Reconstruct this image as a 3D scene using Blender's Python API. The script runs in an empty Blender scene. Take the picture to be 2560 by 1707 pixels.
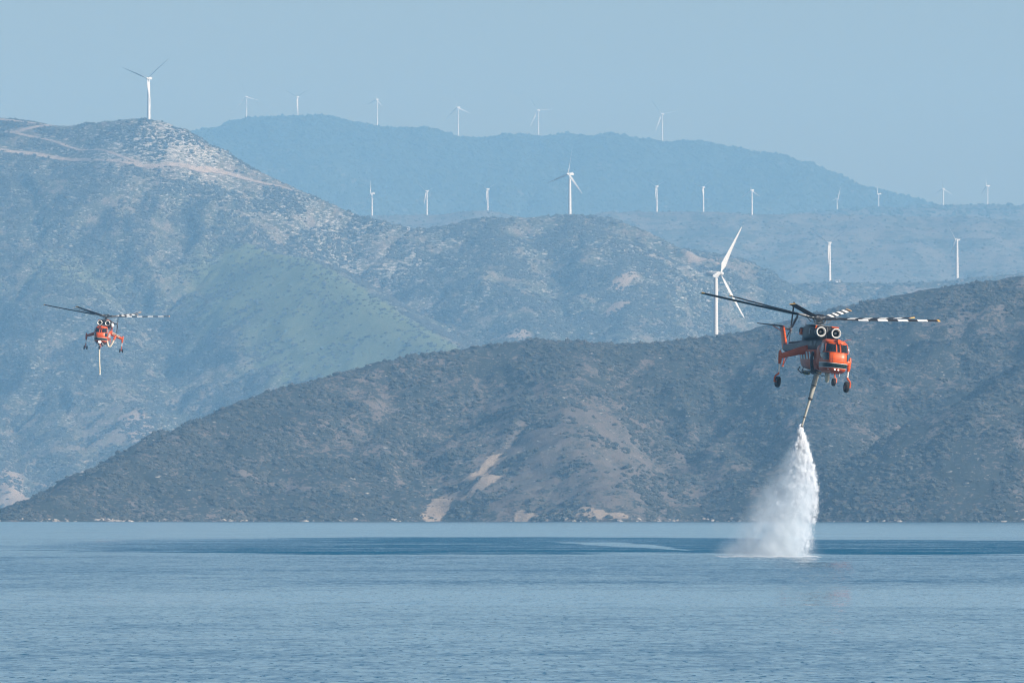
import bpy, bmesh, math, random
import numpy as np
from mathutils import Vector, Matrix, Euler
R = math.radians
random.seed(7)
SC = bpy.context.scene
COL = SC.collection

# ------------------------------------------------------------------ camera, sky, sun, exposure
CAMH = 3.6                      # eye height above the water
LENS = 300.0
F = LENS / 36.0 * 2560.0        # focal length in photo pixels
YH = 1288.0                     # photo row of the horizon
cam_d = bpy.data.cameras.new('camera')
cam_d.lens = LENS; cam_d.sensor_width = 36.0; cam_d.clip_start = 1.0; cam_d.clip_end = 90000.0
cam = bpy.data.objects.new('camera', cam_d); COL.objects.link(cam)
cam.location = (0, 0, CAMH)
cam.rotation_euler = (R(90) + math.atan((YH - 853.5) / F), 0, 0)
SC.camera = cam

SUN_DIR = Vector((0.86, -0.50, 0.0)).normalized()
SUN_EL = R(27)
sun_vec = Vector((SUN_DIR.x * math.cos(SUN_EL), SUN_DIR.y * math.cos(SUN_EL), math.sin(SUN_EL)))
w = bpy.data.worlds.new('World'); SC.world = w; w.use_nodes = True
nt = w.node_tree; nt.nodes.clear()
sky = nt.nodes.new('ShaderNodeTexSky'); sky.sky_type = 'NISHITA'; sky.sun_disc = False
sky.sun_elevation = SUN_EL; sky.sun_rotation = math.atan2(SUN_DIR.x, SUN_DIR.y)
sky.altitude = 0; sky.air_density = 1.0; sky.dust_density = 2.0; sky.ozone_density = 1.0
bg = nt.nodes.new('ShaderNodeBackground'); bg.inputs['Strength'].default_value = 0.070
wo = nt.nodes.new('ShaderNodeOutputWorld')
nt.links.new(sky.outputs[0], bg.inputs[0]); nt.links.new(bg.outputs[0], wo.inputs[0])

sl = bpy.data.lights.new('sun', 'SUN'); sl.energy = 5.0; sl.angle = R(0.5); sl.color = (1.0, 0.97, 0.93)
so = bpy.data.objects.new('sun', sl); COL.objects.link(so)
so.rotation_euler = sun_vec.to_track_quat('Z', 'Y').to_euler()
SC.view_settings.view_transform = 'Standard'; SC.view_settings.look = 'None'
SC.view_settings.gamma = 1.0; SC.view_settings.use_curve_mapping = False
SC.view_settings.exposure = 0.58
SC.cycles.max_bounces = 6; SC.cycles.volume_bounces = 3; SC.cycles.transparent_max_bounces = 48
SC.cycles.use_denoising = True
SC.cycles.filter_width = 1.2
SC.cycles.use_adaptive_sampling = False

# ------------------------------------------------------------------ helpers
def tag(o, label=None, cat=None, group=None, kind=None):
    if label: o['label'] = label
    if cat: o['category'] = cat
    if group: o['group'] = group
    if kind: o['kind'] = kind
    return o
def link(o, parent=None):
    COL.objects.link(o)
    if parent is not None: o.parent = parent
    return o
def empty(name, loc=(0, 0, 0)):
    o = bpy.data.objects.new(name, None); o.empty_display_size = 0.5; o.location = loc
    return link(o)

def new_mat(name, col=(0.5, 0.5, 0.5), rough=0.5, metal=0.0, coat=0.0, var=0.12, scale=3.0, spec=0.5):
    """painted / plain surface whose colour and gloss wander a little"""
    m = bpy.data.materials.new(name); m.use_nodes = True
    t = m.node_tree; b = t.nodes['Principled BSDF']
    b.inputs['Roughness'].default_value = rough; b.inputs['Metallic'].default_value = metal
    b.inputs['Coat Weight'].default_value = coat; b.inputs['Specular IOR Level'].default_value = spec
    tc = t.nodes.new('ShaderNodeTexCoord')
    n = t.nodes.new('ShaderNodeTexNoise'); n.inputs['Scale'].default_value = scale; n.inputs['Detail'].default_value = 6
    t.links.new(tc.outputs['Object'], n.inputs['Vector'])
    r = t.nodes.new('ShaderNodeMapRange'); r.inputs[1].default_value = 0.3; r.inputs[2].default_value = 0.7
    r.inputs[3].default_value = 1 - var; r.inputs[4].default_value = 1 + var * 0.6
    t.links.new(n.outputs['Fac'], r.inputs[0])
    mx = t.nodes.new('ShaderNodeVectorMath'); mx.operation = 'SCALE'; mx.inputs[0].default_value = col
    t.links.new(r.outputs[0], mx.inputs['Scale']); t.links.new(mx.outputs[0], b.inputs['Base Color'])
    return m

# ---- gradient noise for the terrain
def _hash(ix, iy, seed):
    h = (ix.astype(np.int64) * 374761393 + iy.astype(np.int64) * 668265263 + seed * 1442695041) & 0xffffffff
    h = ((h ^ (h >> 13)) * 1274126177) & 0xffffffff
    return ((h ^ (h >> 16)) & 0xffff) / 65535.0 * 2 * np.pi
def perlin(x, y, seed=0):
    x0 = np.floor(x); y0 = np.floor(y); fx = x - x0; fy = y - y0
    u = fx * fx * fx * (fx * (fx * 6 - 15) + 10); v = fy * fy * fy * (fy * (fy * 6 - 15) + 10)
    def g(dx, dy):
        a = _hash(x0 + dx, y0 + dy, seed)
        return np.cos(a) * (fx - dx) + np.sin(a) * (fy - dy)
    n0 = g(0, 0) * (1 - u) + g(1, 0) * u; n1 = g(0, 1) * (1 - u) + g(1, 1) * u
    return (n0 * (1 - v) + n1 * v) * 1.5
def fbm(x, y, s, octv=4, seed=0, gain=0.5):
    r = np.zeros_like(x); a = 1.0; f = 1.0 / s
    for i in range(octv):
        r += a * perlin(x * f + 17.3 * i, y * f - 9.1 * i, seed + i); a *= gain; f *= 2.03
    return r
def ridged(x, y, s, octv=3, seed=0):
    r = np.zeros_like(x); a = 1.0; f = 1.0 / s
    for i in range(octv):
        r += a * (1 - 2 * np.abs(perlin(x * f, y * f, seed + i))); a *= 0.5; f *= 2.1
    return r
def smooth(e0, e1, x):
    t = np.clip((x - e0) / (e1 - e0), 0, 1); return t * t * (3 - 2 * t)

K = 2560.0 / 2352.0
def P(px, py, d):
    """world point that the photo shows at (px, py), given its distance"""
    return np.array([(px - 1280.0) / F * d, d, CAMH + (YH - py) / F * d])
def PK(pts, d=None):
    return [P(p[0] * K, p[1] * K, (p[2] if len(p) > 2 else d)) for p in pts]
def resample(pl, step):
    out = []
    for a, b in zip(pl[:-1], pl[1:]):
        n = max(1, int(np.linalg.norm(b - a) / step))
        out += [a + (b - a) * i / n for i in range(n)]
    return out + [pl[-1]]
def chaikin(pl, n=2):
    for _ in range(n):
        q = [pl[0]]
        for a, b in zip(pl[:-1], pl[1:]): q += [a * .75 + b * .25, a * .25 + b * .75]
        pl = q + [pl[-1]]
    return pl

class Terrain:
    """height field: the upper envelope of ridge lines (each a 3-D polyline with falling flanks) plus gullies and roughness"""
    def __init__(s, name, ridges, xr, yr, step, gul=(0, 100), rough=(0, 30), fine=(0, 6), seed=1, blend=12.0, label=None, rnoise=0):
        s.name = name
        s.x0, s.x1 = xr; s.y0, s.y1 = yr; s.nx = int((xr[1] - xr[0]) / step) + 1; s.ny = int((yr[1] - yr[0]) / step) + 1
        s.step = step
        X, Y = np.meshgrid(s.x0 + np.arange(s.nx) * step, s.y0 + np.arange(s.ny) * step)
        wx = X + fbm(X, Y, gul[1] * 1.6, 2, seed + 40) * gul[1] * .35
        wy = Y + fbm(X, Y, gul[1] * 1.6, 2, seed + 50) * gul[1] * .35
        Hs = []; near = np.full(X.shape, 1e9)
        for rd in ridges:
            pl = rd['pts']; kn = rd.get('kn', .45); kf = rd.get('kf', kn); rr = rd.get('r', 12.0)
            best = np.full(X.shape, -1e9); nd = np.full(X.shape, 1e9)
            for a, b in zip(pl[:-1], pl[1:]):
                dx, dy = b[0] - a[0], b[1] - a[1]; L2 = dx * dx + dy * dy + 1e-9
                t = np.clip(((X - a[0]) * dx + (Y - a[1]) * dy) / L2, 0, 1)
                cx = X - a[0] - t * dx; cy = Y - a[1] - t * dy
                d = np.sqrt(cx * cx + cy * cy)
                side = (cy / (d + 1e-6))                      # -1 near flank, +1 far flank
                k = kn + (kf - kn) * (side * .5 + .5)
                h = a[2] + t * (b[2] - a[2]) - k * (np.sqrt(d * d + rr * rr) - rr)
                m = h > best
                best = np.where(m, h, best); nd = np.where(m, d, nd)
            Hs.append(best); near = np.where(best >= np.max(np.array(Hs), axis=0) - 1e-6, nd, near)
        Hs = np.array(Hs); mx = Hs.max(0)
        H = mx + blend * np.log(np.exp((Hs - mx) / blend).sum(0)) * np.clip(near / 60., 0, 1)
        wgt = smooth(5, gul[1] * 1.2, near) * smooth(-5, 60, H)
        H = H - gul[0] * wgt * (.6 - .6 * ridged(wx, wy * .55, gul[1], 3, seed))
        H = H + rough[0] * fbm(X, Y, rough[1], 4, seed + 9) * (0.15 + .85 * smooth(0, 40, near)) * smooth(-8, 14, H)
        H = H + fine[0] * fbm(X, Y, fine[1], 3, seed + 19)
        s.H = H; s.X = X; s.Y = Y
    def h(s, x, y):
        u = np.clip((np.asarray(x, float) - s.x0) / s.step, 0, s.nx - 1.001); v = np.clip((np.asarray(y, float) - s.y0) / s.step, 0, s.ny - 1.001)
        i = u.astype(int); j = v.astype(int); fu = u - i; fv = v - j; H = s.H
        return (H[j, i] * (1 - fu) + H[j, i + 1] * fu) * (1 - fv) + (H[j + 1, i] * (1 - fu) + H[j + 1, i + 1] * fu) * fv
    def cast(s, px, py):
        """ground point seen at a photo pixel"""
        d = np.arange(s.y0, s.y1, 2.0)
        x = (px - 1280.0) / F * d; z = CAMH + (YH - py) / F * d
        hit = np.nonzero(s.h(x, d) >= z)[0]
        if len(hit) == 0: return None
        k = hit[0]
        return Vector((x[k], d[k], float(s.h(x[k], d[k]))))
    def crest(s, px):
        """ground point on the skyline of this hill in photo column px"""
        d = np.arange(s.y0, s.y1, 2.0); x = (px - 1280.0) / F * d; h = s.h(x, d)
        k = int(np.argmax((h - CAMH) / d)); return Vector((x[k], d[k], float(h[k])))
    def build(s, mat, attrs=None, floor=-3.0):
        H = np.maximum(s.H, floor)
        co = np.stack([s.X, s.Y, H], -1).reshape(-1, 3)
        idx = np.arange(s.nx * s.ny).reshape(s.ny, s.nx)
        q = np.stack([idx[:-1, :-1], idx[:-1, 1:], idx[1:, 1:], idx[1:, :-1]], -1).reshape(-1, 4)
        keep = (s.H.reshape(-1)[q] > floor).any(1); q = q[keep]
        used = np.zeros(len(co), bool); used[q.reshape(-1)] = True
        remap = np.cumsum(used) - 1; co = co[used]; q = remap[q]
        me = bpy.data.meshes.new(s.name)
        me.vertices.add(len(co)); me.vertices.foreach_set('co', co.astype(np.float32).ravel())
        me.loops.add(q.size); me.loops.foreach_set('vertex_index', q.astype(np.int32).ravel())
        me.polygons.add(len(q)); me.polygons.foreach_set('loop_start', np.arange(0, q.size, 4, dtype=np.int32))
        me.update(calc_edges=True); me.polygons.foreach_set('use_smooth', np.ones(len(q), bool))
        for k, a in (attrs or {}).items():
            at = me.attributes.new(k, 'FLOAT', 'POINT'); at.data.foreach_set('value', a.reshape(-1)[used].astype(np.float32))
        me.materials.append(mat)
        o = bpy.data.objects.new(s.name, me); link(o); o['kind'] = 'structure'
        s.obj = o
        return o

def N(t, typ, **kw):
    n = t.nodes.new(typ)
    for k, v in kw.items():
        if k == 'inp':
            for kk, vv in v.items(): n.inputs[kk].default_value = vv
        else: setattr(n, k, v)
    return n

def hill_mat(name, soil, dry, veg, rock, sc, vegamt, rockamt, use_attr=False, bump=1.0):
    """limestone slope: soil and dry grass, low scrub, pale outcrops lying in bands"""
    m = bpy.data.materials.new(name); m.use_nodes = True
    t = m.node_tree; L = t.links.new; b = t.nodes['Principled BSDF']
    b.inputs['Roughness'].default_value = 0.95; b.inputs['Specular IOR Level'].default_value = 0.1
    g = N(t, 'ShaderNodeNewGeometry')
    def noise(s, detail=4, stretch=(1, 1, 1), rough=.6, rot=0):
        mp = N(t, 'ShaderNodeMapping'); mp.inputs['Scale'].default_value = (stretch[0] / s, stretch[1] / s, stretch[2] / s)
        mp.inputs['Rotation'].default_value = (0, rot, 0)
        L(g.outputs['Position'], mp.inputs['Vector'])
        n = N(t, 'ShaderNodeTexNoise', inp={'Scale': 1.0, 'Detail': detail, 'Roughness': rough}); L(mp.outputs[0], n.inputs['Vector'])
        return n.outputs['Fac']
    def ramp(x, a, c, lo=0., hi=1.):
        r = N(t, 'ShaderNodeMapRange', inp={1: a, 2: c, 3: lo, 4: hi}); r.interpolation_type = 'SMOOTHSTEP'; L(x, r.inputs[0]); return r.outputs[0]
    def mix(f, a, c):
        x = N(t, 'ShaderNodeMix', data_type='RGBA')
        L(f, x.inputs['Factor'])
        for v, s in ((a, 'A'), (c, 'B')):
            i = [q for q in x.inputs if q.name == s and q.type == 'RGBA'][0]
            if isinstance(v, tuple): i.default_value = (*v, 1)
            else: L(v, i)
        return [q for q in x.outputs if q.type == 'RGBA'][0]
    def math_(op, a, c=None):
        x = N(t, 'ShaderNodeMath', operation=op)
        for i, v in enumerate((a, c)):
            if v is None: continue
            if isinstance(v, (int, float)): x.inputs[i].default_value = v
            else: L(v, x.inputs[i])
        return x.outputs[0]
    big = noise(sc * 60, 3); mid = noise(sc * 12, 4); small = noise(sc * 2.2, 5, (1, 1, 1.6)); tiny = noise(sc * .8, 3)
    band = noise(sc * 2.0, 5, (.4, .4, 1.9), .7, .14)
    c = mix(ramp(mid, .38, .62), soil, dry)
    # scrub
    vsel = math_('ADD', math_('MULTIPLY', mid, .34), math_('ADD', math_('MULTIPLY', small, .44), math_('ADD', math_('MULTIPLY', band, .34), math_('MULTIPLY', big, .28))))
    th = .70 + (.5 - vegamt) * .34
    if use_attr:
        at = N(t, 'ShaderNodeAttribute', attribute_name='bare'); 
        vsel = math_('SUBTRACT', vsel, math_('MULTIPLY', at.outputs['Fac'], .10))
    c = mix(ramp(vsel, th - .03, th + .03), c, veg)
    # outcrops
    th = .50 + (.5 - rockamt) * .42
    rsel = math_('ADD', math_('MULTIPLY', band, .78), math_('ADD', math_('MULTIPLY', big, .12), math_('MULTIPLY', mid, .10)))
    if use_attr:
        at2 = N(t, 'ShaderNodeAttribute', attribute_name='rocky')
        rsel = math_('ADD', rsel, math_('MULTIPLY', at2.outputs['Fac'], .065))
    c = mix(ramp(rsel, th, th + .07), c, rock)
    if use_attr:
        at3 = N(t, 'ShaderNodeAttribute', attribute_name='scar')
        c = mix(ramp(math_('MULTIPLY', at3.outputs['Fac'], math_('ADD', math_('MULTIPLY', band, .6), math_('ADD', .17, math_('MULTIPLY', small, .5)))), .50, .66), c, (.28, .225, .175))
        at4 = N(t, 'ShaderNodeAttribute', attribute_name='green')
        c = mix(math_('MULTIPLY', at4.outputs['Fac'], ramp(tiny, .2, .8, .65, 1.)), c, (.135, .168, .068))
    c2 = N(t, 'ShaderNodeVectorMath', operation='SCALE'); L(c, c2.inputs[0]); L(ramp(tiny, .25, .75, .72, 1.25), c2.inputs['Scale'])
    L(c2.outputs[0], b.inputs['Base Color'])
    bp = N(t, 'ShaderNodeBump', inp={'Strength': .9, 'Distance': sc * .9 * bump}); L(math_('ADD', small, math_('MULTIPLY', band, .8)), bp.inputs['Height']); L(bp.outputs[0], b.inputs['Normal'])
    return m

# ------------------------------------------------------------------ terrain
front_crest = PK([(-700, 1215, 4750), (-200, 1203, 4800), (15, 1194, 4840), (100, 1152, 4900), (200, 1105, 4960), (300, 1052, 5020), (400, 1002, 5080), (480, 962, 5130),
    (560, 926, 5170), (640, 897, 5200), (720, 877, 5230), (800, 856, 5250), (880, 832, 5265), (960, 817, 5280), (1040, 806, 5290), (1100, 798, 5300),
    (1180, 786, 5310), (1240, 779, 5310), (1300, 781, 5310), (1400, 790, 5320), (1500, 790, 5330), (1600, 778, 5340), (1700, 762, 5350),
    (1750, 749, 5350), (1850, 728, 5350), (1950, 702, 5350), (2020, 687, 5350), (2100, 670, 5350), (2200, 655, 5350), (2280, 644, 5350), (2352, 636, 5350),
    (2700, 600, 5350), (3400, 640, 5350)])
hill_front = Terrain('hill', [
    dict(pts=front_crest, kn=.5, kf=.55, r=7),
    dict(pts=PK([(1290, 800, 5290), (1290, 900, 5190), (1330, 1000, 5100), (1400, 1120, 5010), (1425, 1192, 4960)]), kn=.55, r=14),
    dict(pts=PK([(700, 890, 5215), (560, 1000, 5110), (330, 1110, 5000), (160, 1170, 4920)]), kn=.4, r=16),
    dict(pts=PK([(1900, 740, 5330), (1900, 880, 5200), (1910, 1000, 5100), (1930, 1120, 5000), (1940, 1195, 4950)]), kn=.5, r=14),
    dict(pts=PK([(3000, 560, 5100), (2700, 700, 5000), (2450, 800, 4920), (2250, 920, 4860), (2110, 1045, 4820), (2030, 1140, 4800), (1985, 1200, 4790)]), kn=.55, r=12),
], (-1150, 1150), (4560, 5760), 2.5, gul=(20, 95), rough=(4.5, 42), fine=(.9, 7), seed=3, blend=5)

left_crest = PK([(-1500, 300, 10300), (-700, 230, 10250), (-200, 240, 10200), (0, 262, 10150), (60, 272, 10120), (130, 283, 10100), (230, 280, 10080), (300, 274, 10060), (340, 273, 10050),
    (375, 278, 10050), (420, 300, 10050), (500, 341, 10040), (600, 391, 10020), (700, 441, 10000), (800, 486, 9980), (870, 507, 9960), (950, 525, 9950), (1000, 521, 9950),
    (1080, 511, 9960), (1150, 501, 9970), (1250, 496, 9980), (1320, 492, 9990), (1400, 501, 9980), (1470, 526, 9960), (1550, 561, 9930), (1650, 611, 9890),
    (1720, 651, 9850), (1780, 685, 9820), (1900, 740, 9780), (2100, 830, 9700)])
hill_left = Terrain('hill', [
    dict(pts=left_crest, kn=.62, kf=.66, r=4),
    dict(pts=PK([(520, 540, 9830), (560, 556, 9800), (620, 566, 9740), (700, 575, 9650), (780, 614, 9530), (860, 664, 9420), (960, 726, 9290), (1050, 780, 9170), (1130, 832, 9060), (1280, 930, 8900), (1500, 1080, 8700)]), kn=.56, kf=.8, r=10),
    dict(pts=PK([(40, 330, 10080), (110, 560, 9820), (180, 700, 9600), (230, 820, 9420), (290, 930, 9230), (345, 1022, 9080), (380, 1100, 8960)]), kn=.5, r=26),
    dict(pts=PK([(-300, 500, 9900), (-200, 760, 9500), (-100, 950, 9200), (0, 1080, 9000), (45, 1170, 8870)]), kn=.6, r=16),
    dict(pts=PK([(150, 900, 9330), (140, 1020, 9120), (180, 1090, 9000), (210, 1130, 8930)]), kn=.55, r=10),
    dict(pts=PK([(1320, 500, 9980), (1400, 560, 9850), (1430, 640, 9700), (1460, 760, 9480), (1500, 900, 9300)]), kn=.5, r=26),
    dict(pts=PK([(1590, 574, 10130), (1650, 585, 10130), (1720, 613, 10110), (1800, 650, 10090), (1850, 688, 10070), (1950, 740, 10040)]), kn=.5, r=18),
    dict(pts=PK([(1130, 505, 9960), (1150, 600, 9790), (1250, 760, 9500), (1300, 860, 9350)]), kn=.45, r=26),
], (-1900, 1500), (8500, 10700), 5.0, gul=(26, 150), rough=(9, 75), fine=(2.2, 13), seed=11, blend=8)

hill_mid = Terrain('hill', [
    dict(pts=PK([(1200, 760), (1500, 690), (1700, 662), (1780, 651), (1860, 651), (1905, 649), (2000, 650), (2100, 650), (2197, 642), (2280, 634), (2352, 625), (2600, 590), (3200, 620)], 10450), kn=.45, r=8),
    dict(pts=PK([(1905, 655, 10430), (1850, 700, 10330), (1840, 760, 10200)]), kn=.5, r=10),
    dict(pts=PK([(2060, 655, 10430), (2020, 690, 10330), (1990, 760, 10200)]), kn=.5, r=10),
], (-200, 1700), (9800, 10900), 6.0, gul=(14, 120), rough=(7, 60), fine=(1.5, 14), seed=23, blend=8)

hill_plateau = Terrain('hill', [
    dict(pts=PK([(-200, 560), (300, 520), (700, 490), (800, 492), (850, 495), (980, 494), (1060, 487), (1120, 490), (1180, 497), (1250, 501), (1330, 497), (1400, 488), (1508, 486), (1615, 487), (1726, 494),
        (1850, 490), (2000, 496), (2200, 500), (2352, 505), (3000, 530)], 13500), kn=.24, r=15),
], (-1900, 2300), (12300, 14300), 11.0, gul=(16, 260), rough=(9, 130), fine=(1.8, 26), seed=31, blend=10)
hill_plateau_far = Terrain('hill', [
    dict(pts=PK([(1300, 560), (1700, 512), (1850, 487), (1950, 478), (2019, 474), (2060, 474), (2110, 471), (2167, 470), (2200, 469), (2268, 468), (2300, 471), (2352, 473), (2600, 480), (3200, 500)], 15500), kn=.24, r=15),
], (-200, 3200), (14700, 16300), 13.0, gul=(10, 260), rough=(7, 130), fine=(2, 24), seed=37, blend=10)
hill_far = Terrain('hill', [
    dict(pts=PK([(-600, 520), (100, 400), (300, 340), (380, 318), (430, 302), (500, 289), (566, 274), (640, 268), (683, 267), (720, 264), (760, 268), (820, 281), (866, 291), (930, 296), (980, 293), (1030, 306), (1052, 312), (1120, 314),
        (1180, 311), (1237, 315), (1300, 307), (1350, 312), (1400, 307), (1450, 312), (1521, 323), (1600, 325), (1680, 337), (1750, 353), (1830, 375), (1900, 400), (1980, 430), (2050, 460), (2100, 480), (2300, 560), (2600, 640)], 18000), kn=.36, r=15),
], (-2600, 2700), (16600, 18800), 15.0, gul=(45, 420), rough=(14, 170), fine=(4, 34), seed=43, blend=10)

def seg_mask(T, pl, width, soft):
    d = np.full(T.X.shape, 1e9)
    for a, b in zip(pl[:-1], pl[1:]):
        dx, dy = b[0] - a[0], b[1] - a[1]; t = np.clip(((T.X - a[0]) * dx + (T.Y - a[1]) * dy) / (dx * dx + dy * dy + 1e-9), 0, 1)
        d = np.minimum(d, np.hypot(T.X - a[0] - t * dx, T.Y - a[1] - t * dy))
    d += fbm(T.X, T.Y, width * 1.2, 3, 77) * width * .5
    return 1 - smooth(width, width + soft, d)
def spots(T, pix):
    r = [T.cast(x * K, y * K) for x, y in pix]
    return [np.array(v) for v in r if v is not None]

T = hill_front
scar = np.zeros(T.X.shape)
for pix, wd in ([[(1140, 1062), (1080, 1100), (1030, 1140), (985, 1190)], 5], [[(1150, 1085), (1110, 1110), (1075, 1140)], 4],
                [[(1200, 1190), (1280, 1188), (1400, 1188), (1425, 1186)], 4]):
    s_ = spots(T, pix)
    if len(s_) > 1: scar = np.maximum(scar, seg_mask(T, s_, wd, wd * 1.2))
c0 = spots(T, [(1260, 980)])[0]; c1 = spots(T, [(1330, 1130)])[0]; c2 = spots(T, [(1880, 1080)])[0]
def blob(T, c, rx, ry): return np.exp(-(((T.X - c[0]) / rx) ** 2 + ((T.Y - c[1]) / ry) ** 2))
bare = np.clip(blob(T, c0, 75, 90) * .9 + blob(T, c1, 45, 90) * 1.0 + blob(T, c2, 50, 80) * .4, 0, 1)
bare = np.maximum(bare, scar)
bare += fbm(T.X, T.Y, 70, 3, 91) * .35
MAT_HF = hill_mat('scrub_slope', (.125, .108, .096), (.100, .094, .082), (.026, .032, .028), (.36, .335, .31), 1.0, .62, .31, True)
hill_front.build(MAT_HF, {'bare': bare, 'rocky': np.zeros(T.X.shape) - .2 + .4 * blob(T, c0, 90, 90), 'scar': scar, 'green': np.zeros(T.X.shape)})
BARE_F = bare

# dirt roads: benches cut into the left hill, with their own surface laid in them
MAT_ROAD = new_mat('dirt_road', (.31, .255, .205), .95, var=.3, scale=.15, spec=.1)
def blur(A, n, it=3):
    for _ in range(it):
        for ax in (0, 1):
            c = np.cumsum(np.pad(A, [(n + 1, n) if k == ax else (0, 0) for k in (0, 1)], mode='edge'), axis=ax)
            A = (np.take(c, range(2 * n + 1, c.shape[ax]), ax) - np.take(c, range(0, c.shape[ax] - 2 * n - 1), ax)) / (2 * n + 1)
    return A
def road_path(T, pts):
    keep = T.H; T.H = T.Hb
    pl = [T.cast(x, y) for x, y in pts]; T.H = keep
    pl = [np.array(p) for p in pl if p is not None]
    return resample(chaikin(pl, 2), 6.0) if len(pl) > 1 else []
def cut(T, pl, half, soft):
    d = np.full(T.X.shape, 1e9); zz = np.zeros(T.X.shape)
    for a, b in zip(pl[:-1], pl[1:]):
        j0 = max(0, int((min(a[1], b[1]) - 60 - T.y0) / T.step)); j1 = min(T.ny, int((max(a[1], b[1]) + 60 - T.y0) / T.step) + 1)
        i0 = max(0, int((min(a[0], b[0]) - 60 - T.x0) / T.step)); i1 = min(T.nx, int((max(a[0], b[0]) + 60 - T.x0) / T.step) + 1)
        X = T.X[j0:j1, i0:i1]; Y = T.Y[j0:j1, i0:i1]; dx, dy = b[0] - a[0], b[1] - a[1]
        t = np.clip(((X - a[0]) * dx + (Y - a[1]) * dy) / (dx * dx + dy * dy + 1e-9), 0, 1)
        q = np.hypot(X - a[0] - t * dx, Y - a[1] - t * dy); m = q < d[j0:j1, i0:i1]
        d[j0:j1, i0:i1] = np.where(m, q, d[j0:j1, i0:i1]); zz[j0:j1, i0:i1] = np.where(m, a[2] + t * (b[2] - a[2]), zz[j0:j1, i0:i1])
    # beyond the bench the ground follows the smooth slope through the road, then its own relief
    w_ = 1 - smooth(half, half + soft, d); base = T.Hb
    T.H = T.H * (1 - w_) + base * w_
def c5(pts): return [(x * .3699, 100 + y * .3699) for x, y in pts]
T = hill_left; T.Hb = blur(T.H, 2)
ROADS = [(c5([(-40, 536), (60, 546), (130, 556), (250, 568), (350, 582)]), 7), (c5([(350, 582), (250, 590), (160, 612), (100, 630), (30, 624)]), 8),
    (c5([(60, 628), (130, 642), (250, 665), (400, 705), (600, 745), (800, 790), (950, 842)]), 5),
    (c5([(-60, 742), (0, 750), (150, 765), (300, 780), (520, 810), (650, 828), (900, 850), (1050, 862), (1300, 880), (1450, 886), (1550, 906), (1700, 952), (1850, 986), (1980, 1018), (2085, 1046)]), 9)]
ROADS = [(road_path(T, p), w_) for p, w_ in ROADS]; ROADS = [r for r in ROADS if len(r[0]) > 3]
for p, w_ in ROADS: cut(T, p, w_ * .6 + 2, 45)
ROADMASK = np.zeros(T.X.shape)
for p, w_ in ROADS: ROADMASK = np.maximum(ROADMASK, seg_mask(T, p[::3], w_ * .3, 6))
def road(T, pl, width, name):
    bm = bmesh.new(); prev = None; rng = random.Random(len(pl))
    for i, p in enumerate(pl):
        q = pl[min(i + 1, len(pl) - 1)] - pl[max(i - 1, 0)]; q = q[:2] / (np.linalg.norm(q[:2]) + 1e-9); nrm = np.array([-q[1], q[0]])
        row = []
        for k in (-1, -.4, .4, 1):
            wd = width * (1 + .25 * math.sin(i * .23) + rng.uniform(-.25, .25)) * .5 * k
            x, y = p[0] + nrm[0] * wd, p[1] + nrm[1] * wd
            row.append(bm.verts.new((x, y, float(T.h(x, y)) + .7)))
        if prev:
            for k in range(3): bm.faces.new((prev[k], prev[k + 1], row[k + 1], row[k]))
        prev = row
    for f in bm.faces:
        f.normal_update()
        if f.normal.z < 0: f.normal_flip()
    me = bpy.data.meshes.new(name); bm.to_mesh(me); bm.free(); me.materials.append(MAT_ROAD)
    o = bpy.data.objects.new(name, me); link(o); o['kind'] = 'structure'
for p, w_ in ROADS: road(T, p, w_ * .62, 'dirt_road')

T = hill_left
gl = seg_mask(T, spots(T, [(640, 600), (720, 640), (800, 700), (900, 760), (1000, 800)]), 60, 90); T.H = T.H * (1 - gl * .8) + blur(T.H, 5) * gl * .8
scar = np.zeros(T.X.shape)
for pix, wd in ([[(300, 960), (330, 1000), (345, 1022)], 12], [[(120, 1110), (200, 1090)], 9], [[(5, 1080), (25, 1150)], 14], [[(0, 1180), (20, 1175)], 12],
                [[(1420, 660), (1450, 630)], 8], [[(1400, 720), (1440, 690)], 7], [[(1600, 590), (1640, 600)], 10], [[(1150, 770), (1200, 775)], 9]):
    s_ = spots(T, pix)
    if len(s_) > 1: scar = np.maximum(scar, seg_mask(T, s_, wd, wd))
gp = spots(T, [(640, 590), (720, 620), (800, 680), (900, 740), (1000, 785)])
green = np.zeros(T.X.shape)
gm = seg_mask(T, gp, 75, 90)
edge = np.array([P(x * K, y * K, d)[:2] for x, y, d in [(560, 556, 9800), (620, 566, 9740), (700, 575, 9650), (780, 614, 9530), (860, 664, 9420), (960, 726, 9290), (1050, 780, 9170), (1130, 832, 9060)]])
ey = np.interp(T.X, edge[:, 0], edge[:, 1])
green = gm * smooth(14, -6, T.Y - ey) * smooth(-120, 10, T.X + 330)
g2 = spots(T, [(180, 640)])[0]
green = np.clip(green * .95 + .45 * blob(T, g2, 50, 60), 0, 1)
r0 = spots(T, [(360, 300)])[0]; r1 = spots(T, [(760, 540)])[0]; r2 = spots(T, [(900, 620)])[0]; r3 = spots(T, [(1500, 600)])[0]; r4 = spots(T, [(450, 340)])[0]; r5 = spots(T, [(250, 960)])[0]
scar = np.maximum(scar, ROADMASK * .62)
rocky = np.clip(blob(T, r0, 60, 90) * .8 + blob(T, r4, 60, 60) * .6 + blob(T, r1, 120, 110) * .42 + blob(T, r2, 130, 160) * .4 + blob(T, r3, 110, 140) * .45, 0, 1.3) - .1
bare = blob(T, r5, 80, 150) * .7 + scar * .6 + fbm(T.X, T.Y, 160, 3, 92) * .35
MAT_HL = hill_mat('limestone_slope', (.170, .142, .112), (.128, .118, .080), (.038, .046, .028), (.38, .36, .32), 1.35, .60, .42, True)
hill_left.build(MAT_HL, {'bare': bare * .8, 'rocky': rocky * (1 - green), 'scar': scar, 'green': green})
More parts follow.
